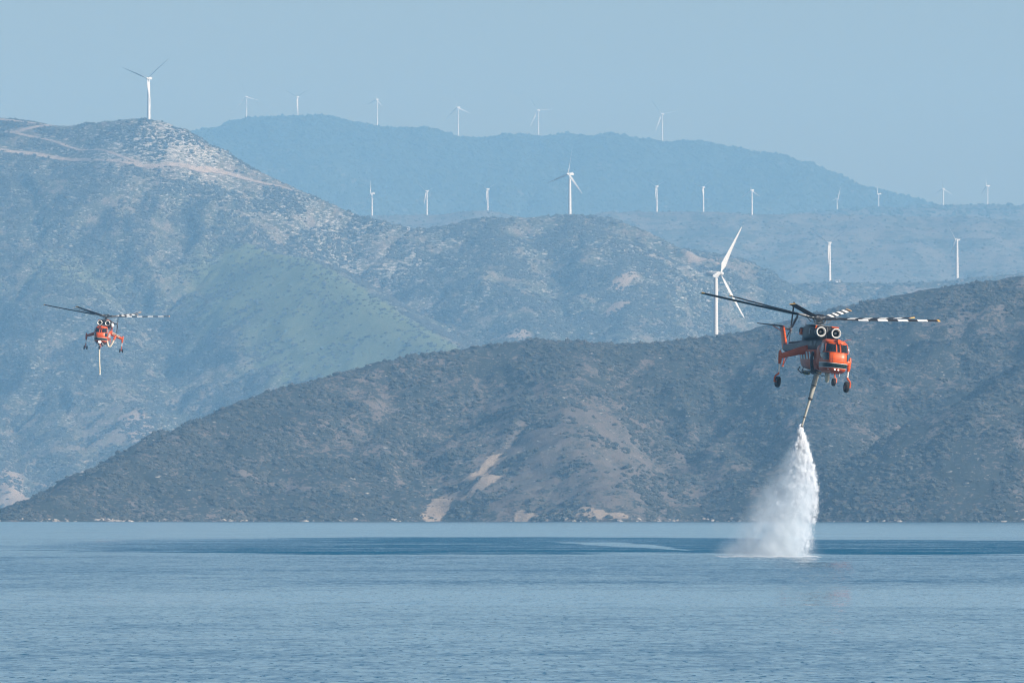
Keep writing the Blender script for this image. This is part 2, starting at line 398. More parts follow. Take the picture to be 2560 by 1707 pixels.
GREEN_L = green; BARE_L = bare

MAT_HM = hill_mat('distant_slope', (.17, .14, .11), (.14, .125, .095), (.04, .045, .03), (.40, .36, .31), 2.4, .60, .36)
hill_mid.build(MAT_HM)
MAT_HP = hill_mat('plateau_slope', (.13, .12, .10), (.11, .105, .085), (.05, .058, .045), (.26, .25, .23), 4.5, .45, .26, bump=.4)
hill_plateau.build(MAT_HP); hill_plateau_far.build(MAT_HP)
MAT_HX = hill_mat('wooded_mountain', (.10, .09, .06), (.08, .08, .05), (.030, .040, .024), (.30, .27, .23), 6.0, .75, .12)
hill_far.build(MAT_HX)

# scrub and trees: point-placed clumps
def clump_group(name, mat, tree=False):
    ng = bpy.data.node_groups.new(name, 'GeometryNodeTree')
    ng.interface.new_socket('Geometry', in_out='INPUT', socket_type='NodeSocketGeometry')
    ng.interface.new_socket('Geometry', in_out='OUTPUT', socket_type='NodeSocketGeometry')
    n = ng.nodes; L = ng.links.new
    gi = n.new('NodeGroupInput'); go = n.new('NodeGroupOutput')
    ico = n.new('GeometryNodeMeshIcoSphere'); ico.inputs['Radius'].default_value = 1.0; ico.inputs['Subdivisions'].default_value = 3
    sp = n.new('GeometryNodeSetPosition')
    nz = n.new('ShaderNodeTexNoise'); nz.inputs['Scale'].default_value = 1.7; nz.inputs['Detail'].default_value = 3
    pos = n.new('GeometryNodeInputPosition')
    vm = n.new('ShaderNodeVectorMath'); vm.operation = 'SUBTRACT'; vm.inputs[1].default_value = (.5, .5, .5)
    vs = n.new('ShaderNodeVectorMath'); vs.operation = 'SCALE'; vs.inputs['Scale'].default_value = 1.9
    L(nz.outputs['Color'], vm.inputs[0]); L(vm.outputs[0], vs.inputs[0]); L(vs.outputs[0], sp.inputs['Offset'])
    L(ico.outputs['Mesh'], sp.inputs['Geometry'])
    iop = n.new('GeometryNodeInstanceOnPoints')
    L(gi.outputs[0], iop.inputs['Points']); L(sp.outputs[0], iop.inputs['Instance'])
    at = n.new('GeometryNodeInputNamedAttribute'); at.data_type = 'FLOAT_VECTOR'; at.inputs['Name'].default_value = 'sc'
    ar = n.new('GeometryNodeInputNamedAttribute'); ar.data_type = 'FLOAT_VECTOR'; ar.inputs['Name'].default_value = 'rot'
    L(at.outputs['Attribute'], iop.inputs['Scale'])
    L(ar.outputs['Attribute'], iop.inputs['Rotation'])
    sm = n.new('GeometryNodeSetMaterial'); sm.inputs['Material'].default_value = mat
    L(iop.outputs[0], sm.inputs['Geometry']); L(sm.outputs[0], go.inputs[0])
    return ng
def veg_mat(name, a, b):
    m = bpy.data.materials.new(name); m.use_nodes = True; t = m.node_tree; bs = t.nodes['Principled BSDF']
    bs.inputs['Roughness'].default_value = .9; bs.inputs['Specular IOR Level'].default_value = .15
    oi = t.nodes.new('ShaderNodeObjectInfo'); mx = t.nodes.new('ShaderNodeMix'); mx.data_type = 'RGBA'
    A = [q for q in mx.inputs if q.type == 'RGBA']; A[0].default_value = (*a, 1); A[1].default_value = (*b, 1)
    t.links.new(oi.outputs['Random'], mx.inputs['Factor']); t.links.new([q for q in mx.outputs if q.type == 'RGBA'][0], bs.inputs['Base Color'])
    return m
def scatter(name, T, n, rad, mat, seed, dens=None, label=None, band=None, zs=.75, dcrest=None):
    rng = np.random.default_rng(seed)
    # only the stretch of hill in and beside the view
    d = rng.uniform(T.y0, T.y1, n * 3)
    x = rng.uniform(-.085, .085, n * 3) * d
    h = T.h(x, d)
    hx = (T.h(x + 3, d) - T.h(x - 3, d)) / 6; hy = (T.h(x, d + 3) - T.h(x, d - 3)) / 6
    ok = (h > .5) & (hy > -.12)
    if dens is not None:
        u = np.clip(((x - T.x0) / T.step).astype(int), 0, T.nx - 1); v = np.clip(((d - T.y0) / T.step).astype(int), 0, T.ny - 1)
        ok &= rng.uniform(0, 1, len(x)) < dens[v, u]
    x, d, h = x[ok][:n], d[ok][:n], h[ok][:n]
    r = rad[0] + (rad[1] - rad[0]) * rng.random(len(x)) ** 2.2
    me = bpy.data.meshes.new(name); me.vertices.add(len(x))
    me.vertices.foreach_set('co', np.stack([x, d, h + r * .15], -1).astype(np.float32).ravel())
    a = me.attributes.new('sc', 'FLOAT_VECTOR', 'POINT')
    a.data.foreach_set('vector', np.stack([r * rng.uniform(.8, 1.5, len(x)), r * rng.uniform(.8, 1.3, len(x)), r * zs * rng.uniform(.7, 1.2, len(x))], -1).astype(np.float32).ravel())
    a = me.attributes.new('rot', 'FLOAT_VECTOR', 'POINT')
    a.data.foreach_set('vector', np.stack([rng.uniform(-.2, .2, len(x)), rng.uniform(-.2, .2, len(x)), rng.uniform(0, 6.28, len(x))], -1).astype(np.float32).ravel())
    o = bpy.data.objects.new(name, me); link(o)
    md = o.modifiers.new('clumps', 'NODES'); md.node_group = clump_group(name + '_nodes', mat)
    tag(o, label, 'scrub' if 'scrub' in name else 'woodland', kind='stuff')
    return o
MAT_SCRUB = veg_mat('maquis_leaves', (.038, .046, .042), (.080, .080, .066))
MAT_WOOD = veg_mat('pine_leaves', (.022, .034, .018), (.045, .055, .028))
Tf = hill_front
df = smooth(-.25, .35, fbm(Tf.X, Tf.Y, 34, 4, 61) + .12 - BARE_F * .45)
scatter('scrub', hill_front, 80000, (.4, 1.8), MAT_SCRUB, 5, .04 + .96 * df, 'low dark evergreen scrub dotting the nearest bare slope above the water')
Tl = hill_left
dl = smooth(-.3, .35, fbm(Tl.X, Tl.Y, 60, 4, 62) + .1 - BARE_L * .4) * (1 - GREEN_L * .92) * (1 - ROADMASK)
scatter('scrub', hill_left, 220000, (.6, 2.1), MAT_SCRUB, 6, .03 + .97 * dl, 'sparse dark scrub between pale rocks on the large hills with dirt roads')
scatter('scrub', hill_mid, 15000, (1., 3.2), MAT_SCRUB, 8, None, 'scattered scrub on the low rocky ridge behind the orange helicopter')
scatter('woodland', hill_far, 70000, (1.6, 4.2), MAT_WOOD, 9, None, 'dense dark woodland covering the farthest hazy mountain', zs=1.0)
scatter('scrub', hill_plateau, 12000, (1.0, 2.6), MAT_SCRUB, 10, None, 'patchy scrub on the wide plateau below the distant mountain', zs=.7)
scatter('woodland', hill_plateau_far, 14000, (1.3, 3.8), MAT_WOOD, 12, None, 'thin woodland along the far plateau skyline right of the mountain', zs=.9)

# ------------------------------------------------------------------ water
def water_mat():
    m = bpy.data.materials.new('sea_water'); m.use_nodes = True; t = m.node_tree; L = t.links.new; b = t.nodes['Principled BSDF']
    b.inputs['Base Color'].default_value = (.004, .075, .145, 1); b.inputs['Roughness'].default_value = .06; b.inputs['IOR'].default_value = 1.333
    g = N(t, 'ShaderNodeNewGeometry')
    sep = N(t, 'ShaderNodeSeparateXYZ'); L(g.outputs['Position'], sep.inputs[0])
    def noise(sx, sy, detail=3, color=True, off=(0, 0, 0)):
        mp = N(t, 'ShaderNodeMapping'); mp.inputs['Scale'].default_value = (1 / sx, 1 / sy, 1); mp.inputs['Location'].default_value = off
        L(g.outputs['Position'], mp.inputs['Vector'])
        n = N(t, 'ShaderNodeTexNoise', inp={'Scale': 1.0, 'Detail': detail, 'Roughness': .55}); L(mp.outputs[0], n.inputs['Vector'])
        return n.outputs['Color' if color else 'Fac']
    def M(op, a, c=None, d=None):
        x = N(t, 'ShaderNodeMath', operation=op)
        for i, v in enumerate((a, c, d)):
            if v is None: continue
            if isinstance(v, (int, float)): x.inputs[i].default_value = v
            else: L(v, x.inputs[i])
        return x.outputs[0]
    def step(x, a, c, lo=0., hi=1.):
        r = N(t, 'ShaderNodeMapRange', inp={1: a, 2: c, 3: lo, 4: hi}); r.interpolation_type = 'SMOOTHSTEP'; L(x, r.inputs[0]); return r.outputs[0]
    # ruffled and calm stretches of the bay, as distances from shore and a wandering edge
    edge = noise(40, 60, 3, False); e2 = noise(9, 30, 2, False)
    Y = M('ADD', sep.outputs['Y'], M('MULTIPLY', M('SUBTRACT', edge, .5), M('MULTIPLY', sep.outputs['Y'], .16)))
    X = sep.outputs['X']
    def band(a, b_, c, d):        # rises a..b, falls c..d
        return M('MULTIPLY', step(Y, a, b_), step(Y, c, d, 1., 0.))
    gust = noise(26, 45, 4, False, (2, 8, 3))
    # downwash patch behind the helicopter: an ellipse of steep ripples
    def ell(cx, cy, rx, ry, soft):
        ex = M('DIVIDE', M('SUBTRACT', X, cx), rx); ey = M('DIVIDE', M('SUBTRACT', sep.outputs['Y'], cy), ry)
        r = M('ADD', M('SQRT', M('ADD', M('MULTIPLY', ex, ex), M('MULTIPLY', ey, ey))), M('ADD', M('MULTIPLY', M('SUBTRACT', edge, .5), .30), M('MULTIPLY', M('SUBTRACT', gust, .5), .9)))
        return step(r, 1 - soft, 1 + soft * .3, 1., 0.)
    streak = noise(30, 22, 3, False, (5, 1, 2))
    near_edge = step(M('ADD', sep.outputs['Y'], M('MULTIPLY', M('SUBTRACT', edge, .5), 40)), 790, 930, 1.45, .55)
    wash = M('MULTIPLY', M('MAXIMUM', ell(-6, 1110, 58, 318, .10), ell(34, 1040, 60, 248, .10)), M('MULTIPLY', M('MULTIPLY', near_edge, step(X, -62, -12, .22, 1.)), step(streak, .35, .6, .35, 1.25)))
    sx_ = M('ADD', X, M('MULTIPLY', M('SUBTRACT', sep.outputs['Y'], 873), .030)); wid = step(sep.outputs['Y'], 860, 1080, .3, 4.6)
    calm_streak = M('MULTIPLY', step(M('ADD', M('DIVIDE', M('ABSOLUTE', M('SUBTRACT', sx_, 18.5)), wid), M('MULTIPLY', M('SUBTRACT', streak, .5), 1.2)), .8, 1.05, 1., 0.), M('MULTIPLY', step(sep.outputs['Y'], 862, 885), step(sep.outputs['Y'], 1120, 1190, 1., 0.)))
    amp = M('ADD', .35, 0.)
    # calm lane 330..410 m, calm far lane 1400..4000 m
    calm1 = band(328, 345, 398, 430); calm2 = band(1350, 1500, 3300, 3700)
    calm = M('MAXIMUM', calm1, calm2)
    amp = M('SUBTRACT', M('ADD', 1.0, M('MULTIPLY', band(430, 470, 740, 800), .55)), M('ADD', M('MULTIPLY', calm1, .50), M('MULTIPLY', calm2, .25)))
    amp = M('MULTIPLY', amp, step(edge, .3, .7, .8, 1.2))
    amp = M('ADD', amp, M('MULTIPLY', wash, 6.0))
    amp = M('MULTIPLY', amp, M('SUBTRACT', 1., M('MULTIPLY', calm_streak, .86)))
    # ripples as slopes: a gentle chop, and short steep faces turned to one side here and there
    def slopes(n, k):
        s_ = N(t, 'ShaderNodeVectorMath', operation='SUBTRACT'); L(n, s_.inputs[0]); s_.inputs[1].default_value = (.5, .5, .5)
        q = N(t, 'ShaderNodeVectorMath', operation='MULTIPLY'); L(s_.outputs[0], q.inputs[0]); q.inputs[1].default_value = (k * .6, k, 0)
        return q.outputs[0]
    a1 = slopes(noise(.28, 1.0, 2), WAVE[0]); a2 = slopes(noise(1.3, 3.2, 3, off=(7, 3, 1)), WAVE[1]); a3 = slopes(noise(9, 14, 2, off=(1, 9, 4)), WAVE[2])
    s1 = N(t, 'ShaderNodeVectorMath', operation='ADD'); L(a1, s1.inputs[0]); L(a2, s1.inputs[1])
    s2 = N(t, 'ShaderNodeVectorMath', operation='ADD'); L(s1.outputs[0], s2.inputs[0]); L(a3, s2.inputs[1])
    steep = M('SUBTRACT', M('MULTIPLY', step(noise(.22, 1.3, 2, False, (3, 5, 8)), .60, .72), -WAVE[3]), LEAN)   # only the near faces of waves can be seen at this angle
    cx = N(t, 'ShaderNodeCombineXYZ'); L(steep, cx.inputs['Y'])
    s22 = N(t, 'ShaderNodeVectorMath', operation='ADD'); L(s2.outputs[0], s22.inputs[0]); L(cx.outputs[0], s22.inputs[1])
    s3 = N(t, 'ShaderNodeVectorMath', operation='SCALE'); L(s22.outputs[0], s3.inputs[0]); L(amp, s3.inputs['Scale'])
    s4 = N(t, 'ShaderNodeVectorMath', operation='ADD'); L(s3.outputs[0], s4.inputs[0]); s4.inputs[1].default_value = (0, 0, 1)
    s5 = N(t, 'ShaderNodeVectorMath', operation='NORMALIZE'); L(s4.outputs[0], s5.inputs[0]); L(s5.outputs[0], b.inputs['Normal'])
    L(M('ADD', .07, M('MULTIPLY', wash, .04)), b.inputs['Roughness'])
    return m
WAVE = (.17, .14, .06, .34); LEAN = .05
me = bpy.data.meshes.new('water')
me.from_pydata([(-12000, -300, 0), (12000, -300, 0), (12000, 19300, 0), (-12000, 19300, 0)], [], [(0, 1, 2, 3)])
me.materials.append(water_mat())
o = bpy.data.objects.new('water', me); link(o); o['kind'] = 'structure'
# ------------------------------------------------------------------ mesh builder
class MB:
    def __init__(s): s.bm = bmesh.new(); s.mi = 0
    def face(s, vs):
        try: f = s.bm.faces.new(vs); f.material_index = s.mi; return f
        except ValueError: return None
    def rings(s, rings, cap=True, closed=True):
        R_ = [[s.bm.verts.new(p) for p in r] for r in rings]; n = len(R_[0])
        for a, b in zip(R_[:-1], R_[1:]):
            for i in range(n if closed else n - 1): s.face((a[i], a[(i + 1) % n], b[(i + 1) % n], b[i]))
        if cap and closed: s.face(list(reversed(R_[0]))); s.face(R_[-1])
        return R_
    def tube(s, pts, rad, n=12, cap=True):
        pts = [Vector(p) for p in pts]
        if not isinstance(rad, (list, tuple)): rad = [rad] * len(pts)
        rg = []; up = None
        for i, p in enumerate(pts):
            d = (pts[min(i + 1, len(pts) - 1)] - pts[max(i - 1, 0)]).normalized()
            if up is None:
                up = Vector((0, 0, 1)) if abs(d.z) < .9 else Vector((0, 1, 0))
            sx = d.cross(up).normalized(); up = sx.cross(d).normalized()
            rg.append([p + (sx * math.cos(a) + up * math.sin(a)) * rad[i] for a in [2 * math.pi * k / n for k in range(n)]])
        s.rings(rg, cap); return s
    def box(s, c, size, rot=None, bev=0.0, taper=(1, 1)):
        hx, hy, hz = [v * .5 for v in size]; M_ = (rot or Euler((0, 0, 0))).to_matrix(); c = Vector(c)
        rg = []
        b = min(bev, hx * .9, hy * .9)
        for z, k in ((-hz, 1), (hz, None)):
            kx, ky = (1, 1) if k else taper
            X, Y = hx * kx, hy * ky
            if b > 0: o = [(X - b, -Y), (X, -Y + b), (X, Y - b), (X - b, Y), (-X + b, Y), (-X, Y - b), (-X, -Y + b), (-X + b, -Y)]
            else: o = [(X, -Y), (X, Y), (-X, Y), (-X, -Y)]
            rg.append([c + M_ @ Vector((x, y, z)) for x, y in o])
        s.rings(rg); return s
    def ball(s, c, r, seg=12):
        r = r if isinstance(r, (list, tuple)) else (r, r, r)
        rg = []
        for i in range(1, seg):
            t = math.pi * i / seg; rg.append([Vector(c) + Vector((r[0] * math.sin(t) * math.cos(a), r[1] * math.sin(t) * math.sin(a), -r[2] * math.cos(t))) for a in [2 * math.pi * k / (seg * 2) for k in range(seg * 2)]])
        s.rings(rg); return s
    def lathe(s, prof, c, axis='Y', n=28, cap=False):
        """profile of (radius, along) pairs"""
        c = Vector(c); rg = []
        for r, a in prof:
            ring = []
            for k in range(n):
                t = 2 * math.pi * k / n; u, v = r * math.cos(t), r * math.sin(t)
                ring.append(c + (Vector((u, a, v)) if axis == 'Y' else Vector((u, v, a)) if axis == 'Z' else Vector((a, u, v))))
            rg.append(ring)
        s.rings(rg, cap); return s
    def mesh(s, name, mats, smooth_=True, ang=35):
        bmesh.ops.recalc_face_normals(s.bm, faces=s.bm.faces)
        me = bpy.data.meshes.new(name); s.bm.to_mesh(me); s.bm.free()
        for m in (mats if isinstance(mats, (list, tuple)) else [mats]): me.materials.append(m)
        if smooth_:
            me.polygons.foreach_set('use_smooth', [True] * len(me.polygons))
            me.set_sharp_from_angle(angle=R(ang))
        return me
    def build(s, name, mats, parent=None, smooth_=True, ang=35, label=None):
        o = bpy.data.objects.new(name, s.mesh(name, mats, smooth_, ang)); link(o, parent)
        if label: o['label'] = label
        return o

# ------------------------------------------------------------------ wind turbines
MAT_TW = new_mat('turbine_white', (.56, .56, .54), .45, var=.06, scale=.2)
MAT_TG = new_mat('turbine_grey', (.30, .31, .32), .6, var=.1)
def tower_mesh():
    m = MB(); prof = [(1.0, 0), (1.0, .01), (.93, .2), (.86, .4), (.79, .6), (.72, .8), (.66, .992), (.62, 1.0)]
    m.lathe(prof, (0, 0, 0), 'Z', 20, True); return m.mesh('tower', MAT_TW)
def blade_mesh():
    # spans +Z, 1 unit = 35 m; broad face to -Y, leading edge to +X
    st = [(0, .022, .022, 0), (.03, .022, .022, 0), (.08, .035, .018, 30), (.18, .092, .014, 22), (.3, .080, .011, 14), (.5, .058, .008, 8), (.7, .041, .006, 5), (.88, .027, .004, 3), (.97, .016, .003, 2), (1, .004, .002, 2)]
    m = MB(); rg = []
    for z, ch, th, tw in st:
        a = R(tw); ring = []
        for k in range(12):
            t = 2 * math.pi * k / 12; u = (ch * .5) * math.cos(t) - ch * .12 * (ch > .03); v = th * .5 * math.sin(t) * (1.25 - .5 * (math.cos(t) * -.5 + .5))
            ring.append((u * math.cos(a) + v * math.sin(a), -u * math.sin(a) + v * math.cos(a) - .03 * z * z, z))
        rg.append(ring)
    m.rings(rg); return m.mesh('blade', MAT_TW, ang=60)
def nacelle_mesh():
    m = MB(); rg = []
    for y, w_, h_, zc in ((-.5, 1.2, 1.3, 0), (-.2, 1.6, 1.7, .05), (1.5, 1.75, 1.85, .1), (5, 1.7, 1.8, .15), (7.4, 1.35, 1.45, .3), (7.9, 1.0, 1.1, .4)):
        rg.append([(w_ * (abs(math.cos(t)) ** .6) * (1 if math.cos(t) > 0 else -1), y, zc + h_ * (abs(math.sin(t)) ** .6) * (1 if math.sin(t) > 0 else -1)) for t in [2 * math.pi * k / 20 for k in range(20)]])
    m.rings(rg); m.tube([(0, 6.3, 1.7), (0, 6.3, 3.2)], .07, 6); m.box((0, 6.3, 3.25), (.9, .12, .12)); m.box((0, 5.2, 2.05), (1.6, 1.6, .5), bev=.2)
    return m.mesh('nacelle', [MAT_TW])
def hub_mesh():
    m = MB(); m.lathe([(.05, -2.3), (.6, -2.1), (1.15, -1.5), (1.42, -.6), (1.45, .3), (1.25, .9)], (0, 0, 0), 'Y', 20, True); return m.mesh('hub', MAT_TW)
TM = dict(tower=tower_mesh(), blade=blade_mesh(), nacelle=nacelle_mesh(), hub=hub_mesh())
def turbine(T, hx, hy, bx, by, yaw, a0, bl, label, group, tr=1.0, base=None, pitch=38, cone=0, chord=1.0):
    """hx,hy hub and bx,by foot as the photo shows them; yaw, first blade angle, blade length in photo pixels"""
    c = T.crest(bx) if base is None else base
    root = empty('wind_turbine', (c.x, c.y, c.z - .4))
    tag(root, label, 'wind turbine', group)
    d = c.y; s = max(.6, bl * d / F / 35.0)
    hubz = CAMH + (YH - hy) / F * d
    ht = hubz - root.location.z - 1.4 * min(s, 1)
    ys = R(yaw)
    def ch(name, scale, loc, rot=(0, 0, 0)):
        o = bpy.data.objects.new(name, TM[name]); link(o, root); o.scale = scale; o.location = loc; o.rotation_euler = rot; return o
    ch('tower', (2.1 * tr, 2.1 * tr, ht), (0, 0, 0))
    k = min(1.15, max(.75, s))
    ch('nacelle', (k * .9, k, k * .9), (math.sin(ys) * 1.6 * k, -math.cos(ys) * 1.6 * k, ht + 1.2 * k), (0, 0, ys))
    hp = Vector((math.sin(ys) * 3.2 * k, -math.cos(ys) * 3.2 * k, ht + 1.3 * k))
    ch('hub', (k, k, k), hp, (0, 0, ys))
    for i in range(3):
        al = R(a0 + 120 * i)
        M_ = Matrix.Rotation(ys, 3, 'Z') @ Matrix.Rotation(al, 3, 'Y') @ Matrix.Rotation(R(cone), 3, 'X') @ Matrix.Rotation(R(-pitch), 3, 'Z')
        L_ = s * 35
        ch('blade', (L_ * chord, L_ * .95, L_), hp, M_.to_euler())
    return root
G1 = 'wind turbines along the hill crests'
turbine(hill_left, 364, 196, 371, 298, -27, 53, 78, 'large white wind turbine alone on the rocky left hilltop above the dirt roads', G1)
turbine(hill_left, 1423.5, 435, 1424.5, 537, -45, 15, 72, 'white wind turbine on the middle hill with one sunlit blade pointing down right', G1)
bp = P(1789.5, 843, 5560); bz = float(hill_front.h(bp[0], 5560))
turbine(hill_front, 1796, 684, 1789.5, 860, 66, 26, 137, 'biggest wind turbine, bright white, behind the near ridge beside the large helicopter rotor', G1, 1.0, Vector((bp[0], 5560, bz)), 2, 13, 1.5)
turbine(hill_mid, 2073.7, 606.6, 2074, 707, -25, -58, 55, 'white wind turbine on the low ridge beside a small white building', G1)
turbine(hill_mid, 2391, 599, 2393, 701, -50, -35, 50, 'white wind turbine at the right end of the low ridge above the near slope', G1)
for a in [(614, 242.5, 615.7, 299, -25, -15, 38, 'faintest wind turbine on the distant mountain crest, farthest left of that row'),
          (744.4, 242.4, 743.7, 292, -25, -60, 38, 'faint wind turbine on the distant mountain crest, second from left of its row'),
          (940.7, 248.5, 942.5, 317.6, -45, 10, 34, 'distant mountain wind turbine with one blade almost upright and two short ones'),
          (1143, 269, 1145, 340, -35, -8, 47, 'distant mountain wind turbine with one blade up and two spread low'),
          (1344, 276, 1346, 343, -25, -32, 45, 'distant mountain wind turbine with wide blades, second from the right of its row'),
          (1654, 285, 1656, 352, -25, -38, 46, 'wind turbine at the right end of the row on the distant mountain crest')]:
    turbine(hill_far, *a, G1, .68)
for a in [(929, 484, 929.6, 536, -70, 4, 26, 'small white wind turbine farthest left in the row below the distant mountain'),
          (1066, 478, 1067, 538, -30, -50, 27, 'small white wind turbine second from left in the row below the distant mountain'),
          (1218, 473, 1219, 534, -30, -55, 28, 'small white wind turbine just left of the middle hilltop below the mountain'),
          (1641, 466, 1642, 528, -30, -55, 28, 'small white wind turbine right of the middle hilltop, first of three close together'),
          (1757, 468.6, 1758.5, 528.5, -30, 55, 28, 'small white wind turbine in the middle of the three right of the middle hilltop'),
          (1879, 476, 1880, 538, -40, 0, 26, 'small white wind turbine, right one of the three right of the middle hilltop')]:
    turbine(hill_plateau, *a, G1, .72)
for a in [(2094, 497, 2093, 524, 50, 20, 27, 'tiny wind turbine with a leaning lit blade, its foot hidden low on the far plateau'),
          (2197.6, 485, 2197, 515, -70, 0, 24, 'tiny wind turbine where the mountain slope meets the far plateau'),
          (2359, 472, 2358.6, 512, -25, 0, 30, 'thin wind turbine with one upright blade against the sky, left of the plateau pair'),
          (2469.6, 465, 2469.6, 510.4, -60, -8, 30, 'thin wind turbine against the sky at far right on the plateau skyline')]:
    turbine(hill_plateau_far, *a, G1, .6)

# small white buildings on the ridges
MAT_WALL = new_mat('white_wall', (.75, .73, .69), .8, var=.08)
MAT_ROOF = new_mat('pale_roof', (.55, .50, .46), .8, var=.1)
MAT_DARK = new_mat('dark_opening', (.03, .03, .035), .6)
def hut(T, px, size, label, back=6.0):
    c = T.crest(px); x, y = c.x, c.y - back; z = float(T.h(x, y))
    root = empty('hut', (x, y, z - .5)); tag(root, label, 'building')
    L_, W_, H_ = size
    m = MB(); m.box((0, 0, H_ / 2 + .3), (L_, W_, H_ + .6)); m.build('wall', MAT_WALL, root)
    m = MB(); m.box((0, 0, H_ + .6 + .15), (L_ + .8, W_ + .8, .3), bev=.1); m.build('roof', MAT_ROOF, root)
    m = MB(); m.box((L_ * .2, -W_ / 2 - .03, 1.6), (1.2, .08, 2.2)); m.build('door', MAT_DARK, root)
    for k in (-.3, -.05): m = MB(); m.box((L_ * k, -W_ / 2 - .03, 2.1), (1.0, .08, .9)); m.build('window', MAT_DARK, root)
hut(hill_mid, 2095, (5.5, 4, 2.4), 'small low white building right of a turbine foot on the low ridge', 3)
hut(hill_left, 1021, (3.2, 3, 2.6), 'tiny white hut in the saddle between the left and middle hills', 3)

MAT_ROCK = new_mat('shore_rock', (.42, .37, .32), .9, var=.3, scale=1.0)
def shore_rocks(T, n, rad, seed, label, zmax=1.6):
    rng = np.random.default_rng(seed); d = rng.uniform(T.y0, T.y1, n * 60); x = rng.uniform(-.085, .085, n * 60) * d; h = T.h(x, d)
    clump = fbm(x, d, 25, 2, seed) > -.1
    ok = (h > -.3) & (h < zmax) & clump; x, d, h = x[ok][:n], d[ok][:n], h[ok][:n]; r = rad[0] + (rad[1] - rad[0]) * rng.random(len(x)) ** 3
    me = bpy.data.meshes.new('shore_rocks'); me.vertices.add(len(x)); me.vertices.foreach_set('co', np.stack([x, d, np.maximum(h, 0) + r * .1], -1).astype(np.float32).ravel())
    a = me.attributes.new('sc', 'FLOAT_VECTOR', 'POINT'); a.data.foreach_set('vector', np.stack([r * rng.uniform(.7, 1.6, len(x)), r, r * .6], -1).astype(np.float32).ravel())
    a = me.attributes.new('rot', 'FLOAT_VECTOR', 'POINT'); a.data.foreach_set('vector', rng.uniform(-.5, .5, (len(x), 3)).astype(np.float32).ravel())
    o = bpy.data.objects.new('shore_rocks', me); link(o); md = o.modifiers.new('clumps', 'NODES'); md.node_group = clump_group('shore_rocks_nodes', MAT_ROCK); tag(o, label, 'rocks', kind='stuff')
shore_rocks(hill_front, 1800, (.25, 1.3), 3, 'pale boulders strewn along the waterline at the foot of the near slope')
# ------------------------------------------------------------------ helicopters
ORANGE = new_mat('orange_paint', (.60, .088, .008), .40, coat=.0, var=.16, scale=1.6)
BLACKP = new_mat('black_paint', (.010, .010, .011), .5, coat=.0, var=.3)
GREENP = new_mat('dark_green_band', (.010, .030, .028), .35)
WHITEP = new_mat('white_paint', (.78, .77, .72), .4, var=.08)
DARKB = new_mat('dark_body', (.028, .020, .024), .5, var=.2)  # near-black tone of the spine, tail boom and nose seams
GREYP = new_mat('grey_paint', (.13, .14, .15), .5, var=.15)
STEEL = new_mat('bare_metal', (.22, .22, .22), .42, metal=.5, var=.2)
DARKM = new_mat('dark_metal', (.06, .06, .065), .45, metal=.6, var=.3)
INTAKE = new_mat('intake_lip', (.80, .79, .74), .35, metal=.25, var=.05)
RUBBER = new_mat('tyre_rubber', (.012, .012, .012), .85)
CREAM = new_mat('cream_hose', (.66, .60, .46), .6, var=.12, scale=2)
HOSEG = new_mat('grey_hose', (.34, .33, .28), .55, var=.2, scale=2)
GOLD = new_mat('gold_tip', (.75, .42, .10), .5)
BLADEM = new_mat('blade_black', (.014, .014, .015), .55, var=.2)
BLADEW = new_mat('blade_white', (.74, .73, .69), .5, var=.15, scale=6)
YEL = new_mat('fluid_stained', (.30, .27, .10), .6, var=.4)
def glass_mat():
    m = new_mat('tinted_glass', (.010, .014, .018), .06, var=.3, spec=.6); return m
GLASS = glass_mat()
def lamp_mat(e):
    m = bpy.data.materials.new('lit_lamp'); m.use_nodes = True; b = m.node_tree.nodes['Principled BSDF']
    b.inputs['Emission Color'].default_value = (1, .96, .88, 1); b.inputs['Emission Strength'].default_value = e; return m
LAMP = lamp_mat(3.0)
def bubble_mat():
    m = bpy.data.materials.new('clear_bubble'); m.use_nodes = True; t = m.node_tree; b = t.nodes['Principled BSDF']
    b.inputs['Base Color'].default_value = (.5, .55, .6, 1); b.inputs['Roughness'].default_value = .05
    tr = t.nodes.new('ShaderNodeBsdfTransparent'); mx = t.nodes.new('ShaderNodeMixShader'); mx.inputs[0].default_value = .28
    t.links.new(tr.outputs[0], mx.inputs[1]); t.links.new(b.outputs[0], mx.inputs[2]); t.links.new(mx.outputs[0], t.nodes['Material Output'].inputs['Surface'])
    return m
BUBBLE = bubble_mat()

HZ = 6.13            # rotor head height above the wheels
# cockpit section table: z below rotor head, half width, front y, rear y
CK = [(-4.76, .60, -6.9, -4.9), (-4.66, .86, -7.25, -4.7), (-4.45, 1.03, -7.6, -4.6), (-4.1, 1.10, -7.82, -4.6), (-3.7, 1.12, -7.9, -4.6), (-3.3, 1.12, -7.86, -4.6), (-3.0, 1.10, -7.72, -4.6),
      (-2.85, 1.08, -7.62, -4.6), (-2.5, 1.05, -7.42, -4.6), (-2.12, 1.00, -7.18, -4.6), (-1.98, .94, -6.95, -4.6), (-1.86, .80, -6.5, -4.6), (-1.80, .60, -6.1, -4.7)]
CKA = np.array(CK)[::1]
def ck(z):
    zs = CKA[:, 0]; return [float(np.interp(z, zs, CKA[:, i])) for i in (1, 2, 3)]
NEXP = 3.0
def ckp(t, z, off=0.0):
    b, yf, yr = ck(z); a = (yr - yf) / 2; yc = (yr + yf) / 2
    c, s_ = math.cos(t), math.sin(t)
    x = b * (abs(c) ** (2 / NEXP)) * (1 if c > 0 else -1); y = yc - a * (abs(s_) ** (2 / NEXP)) * (1 if s_ > 0 else -1)
    v = Vector((x, y, z + HZ))
    if off:
        n = Vector((abs(x / b) ** (NEXP - 1) * (1 if x > 0 else -1) / b, (abs((y - yc) / a) ** (NEXP - 1)) * (1 if y > yc else -1) / a, 0)).normalized()
        v += n * off
    return v
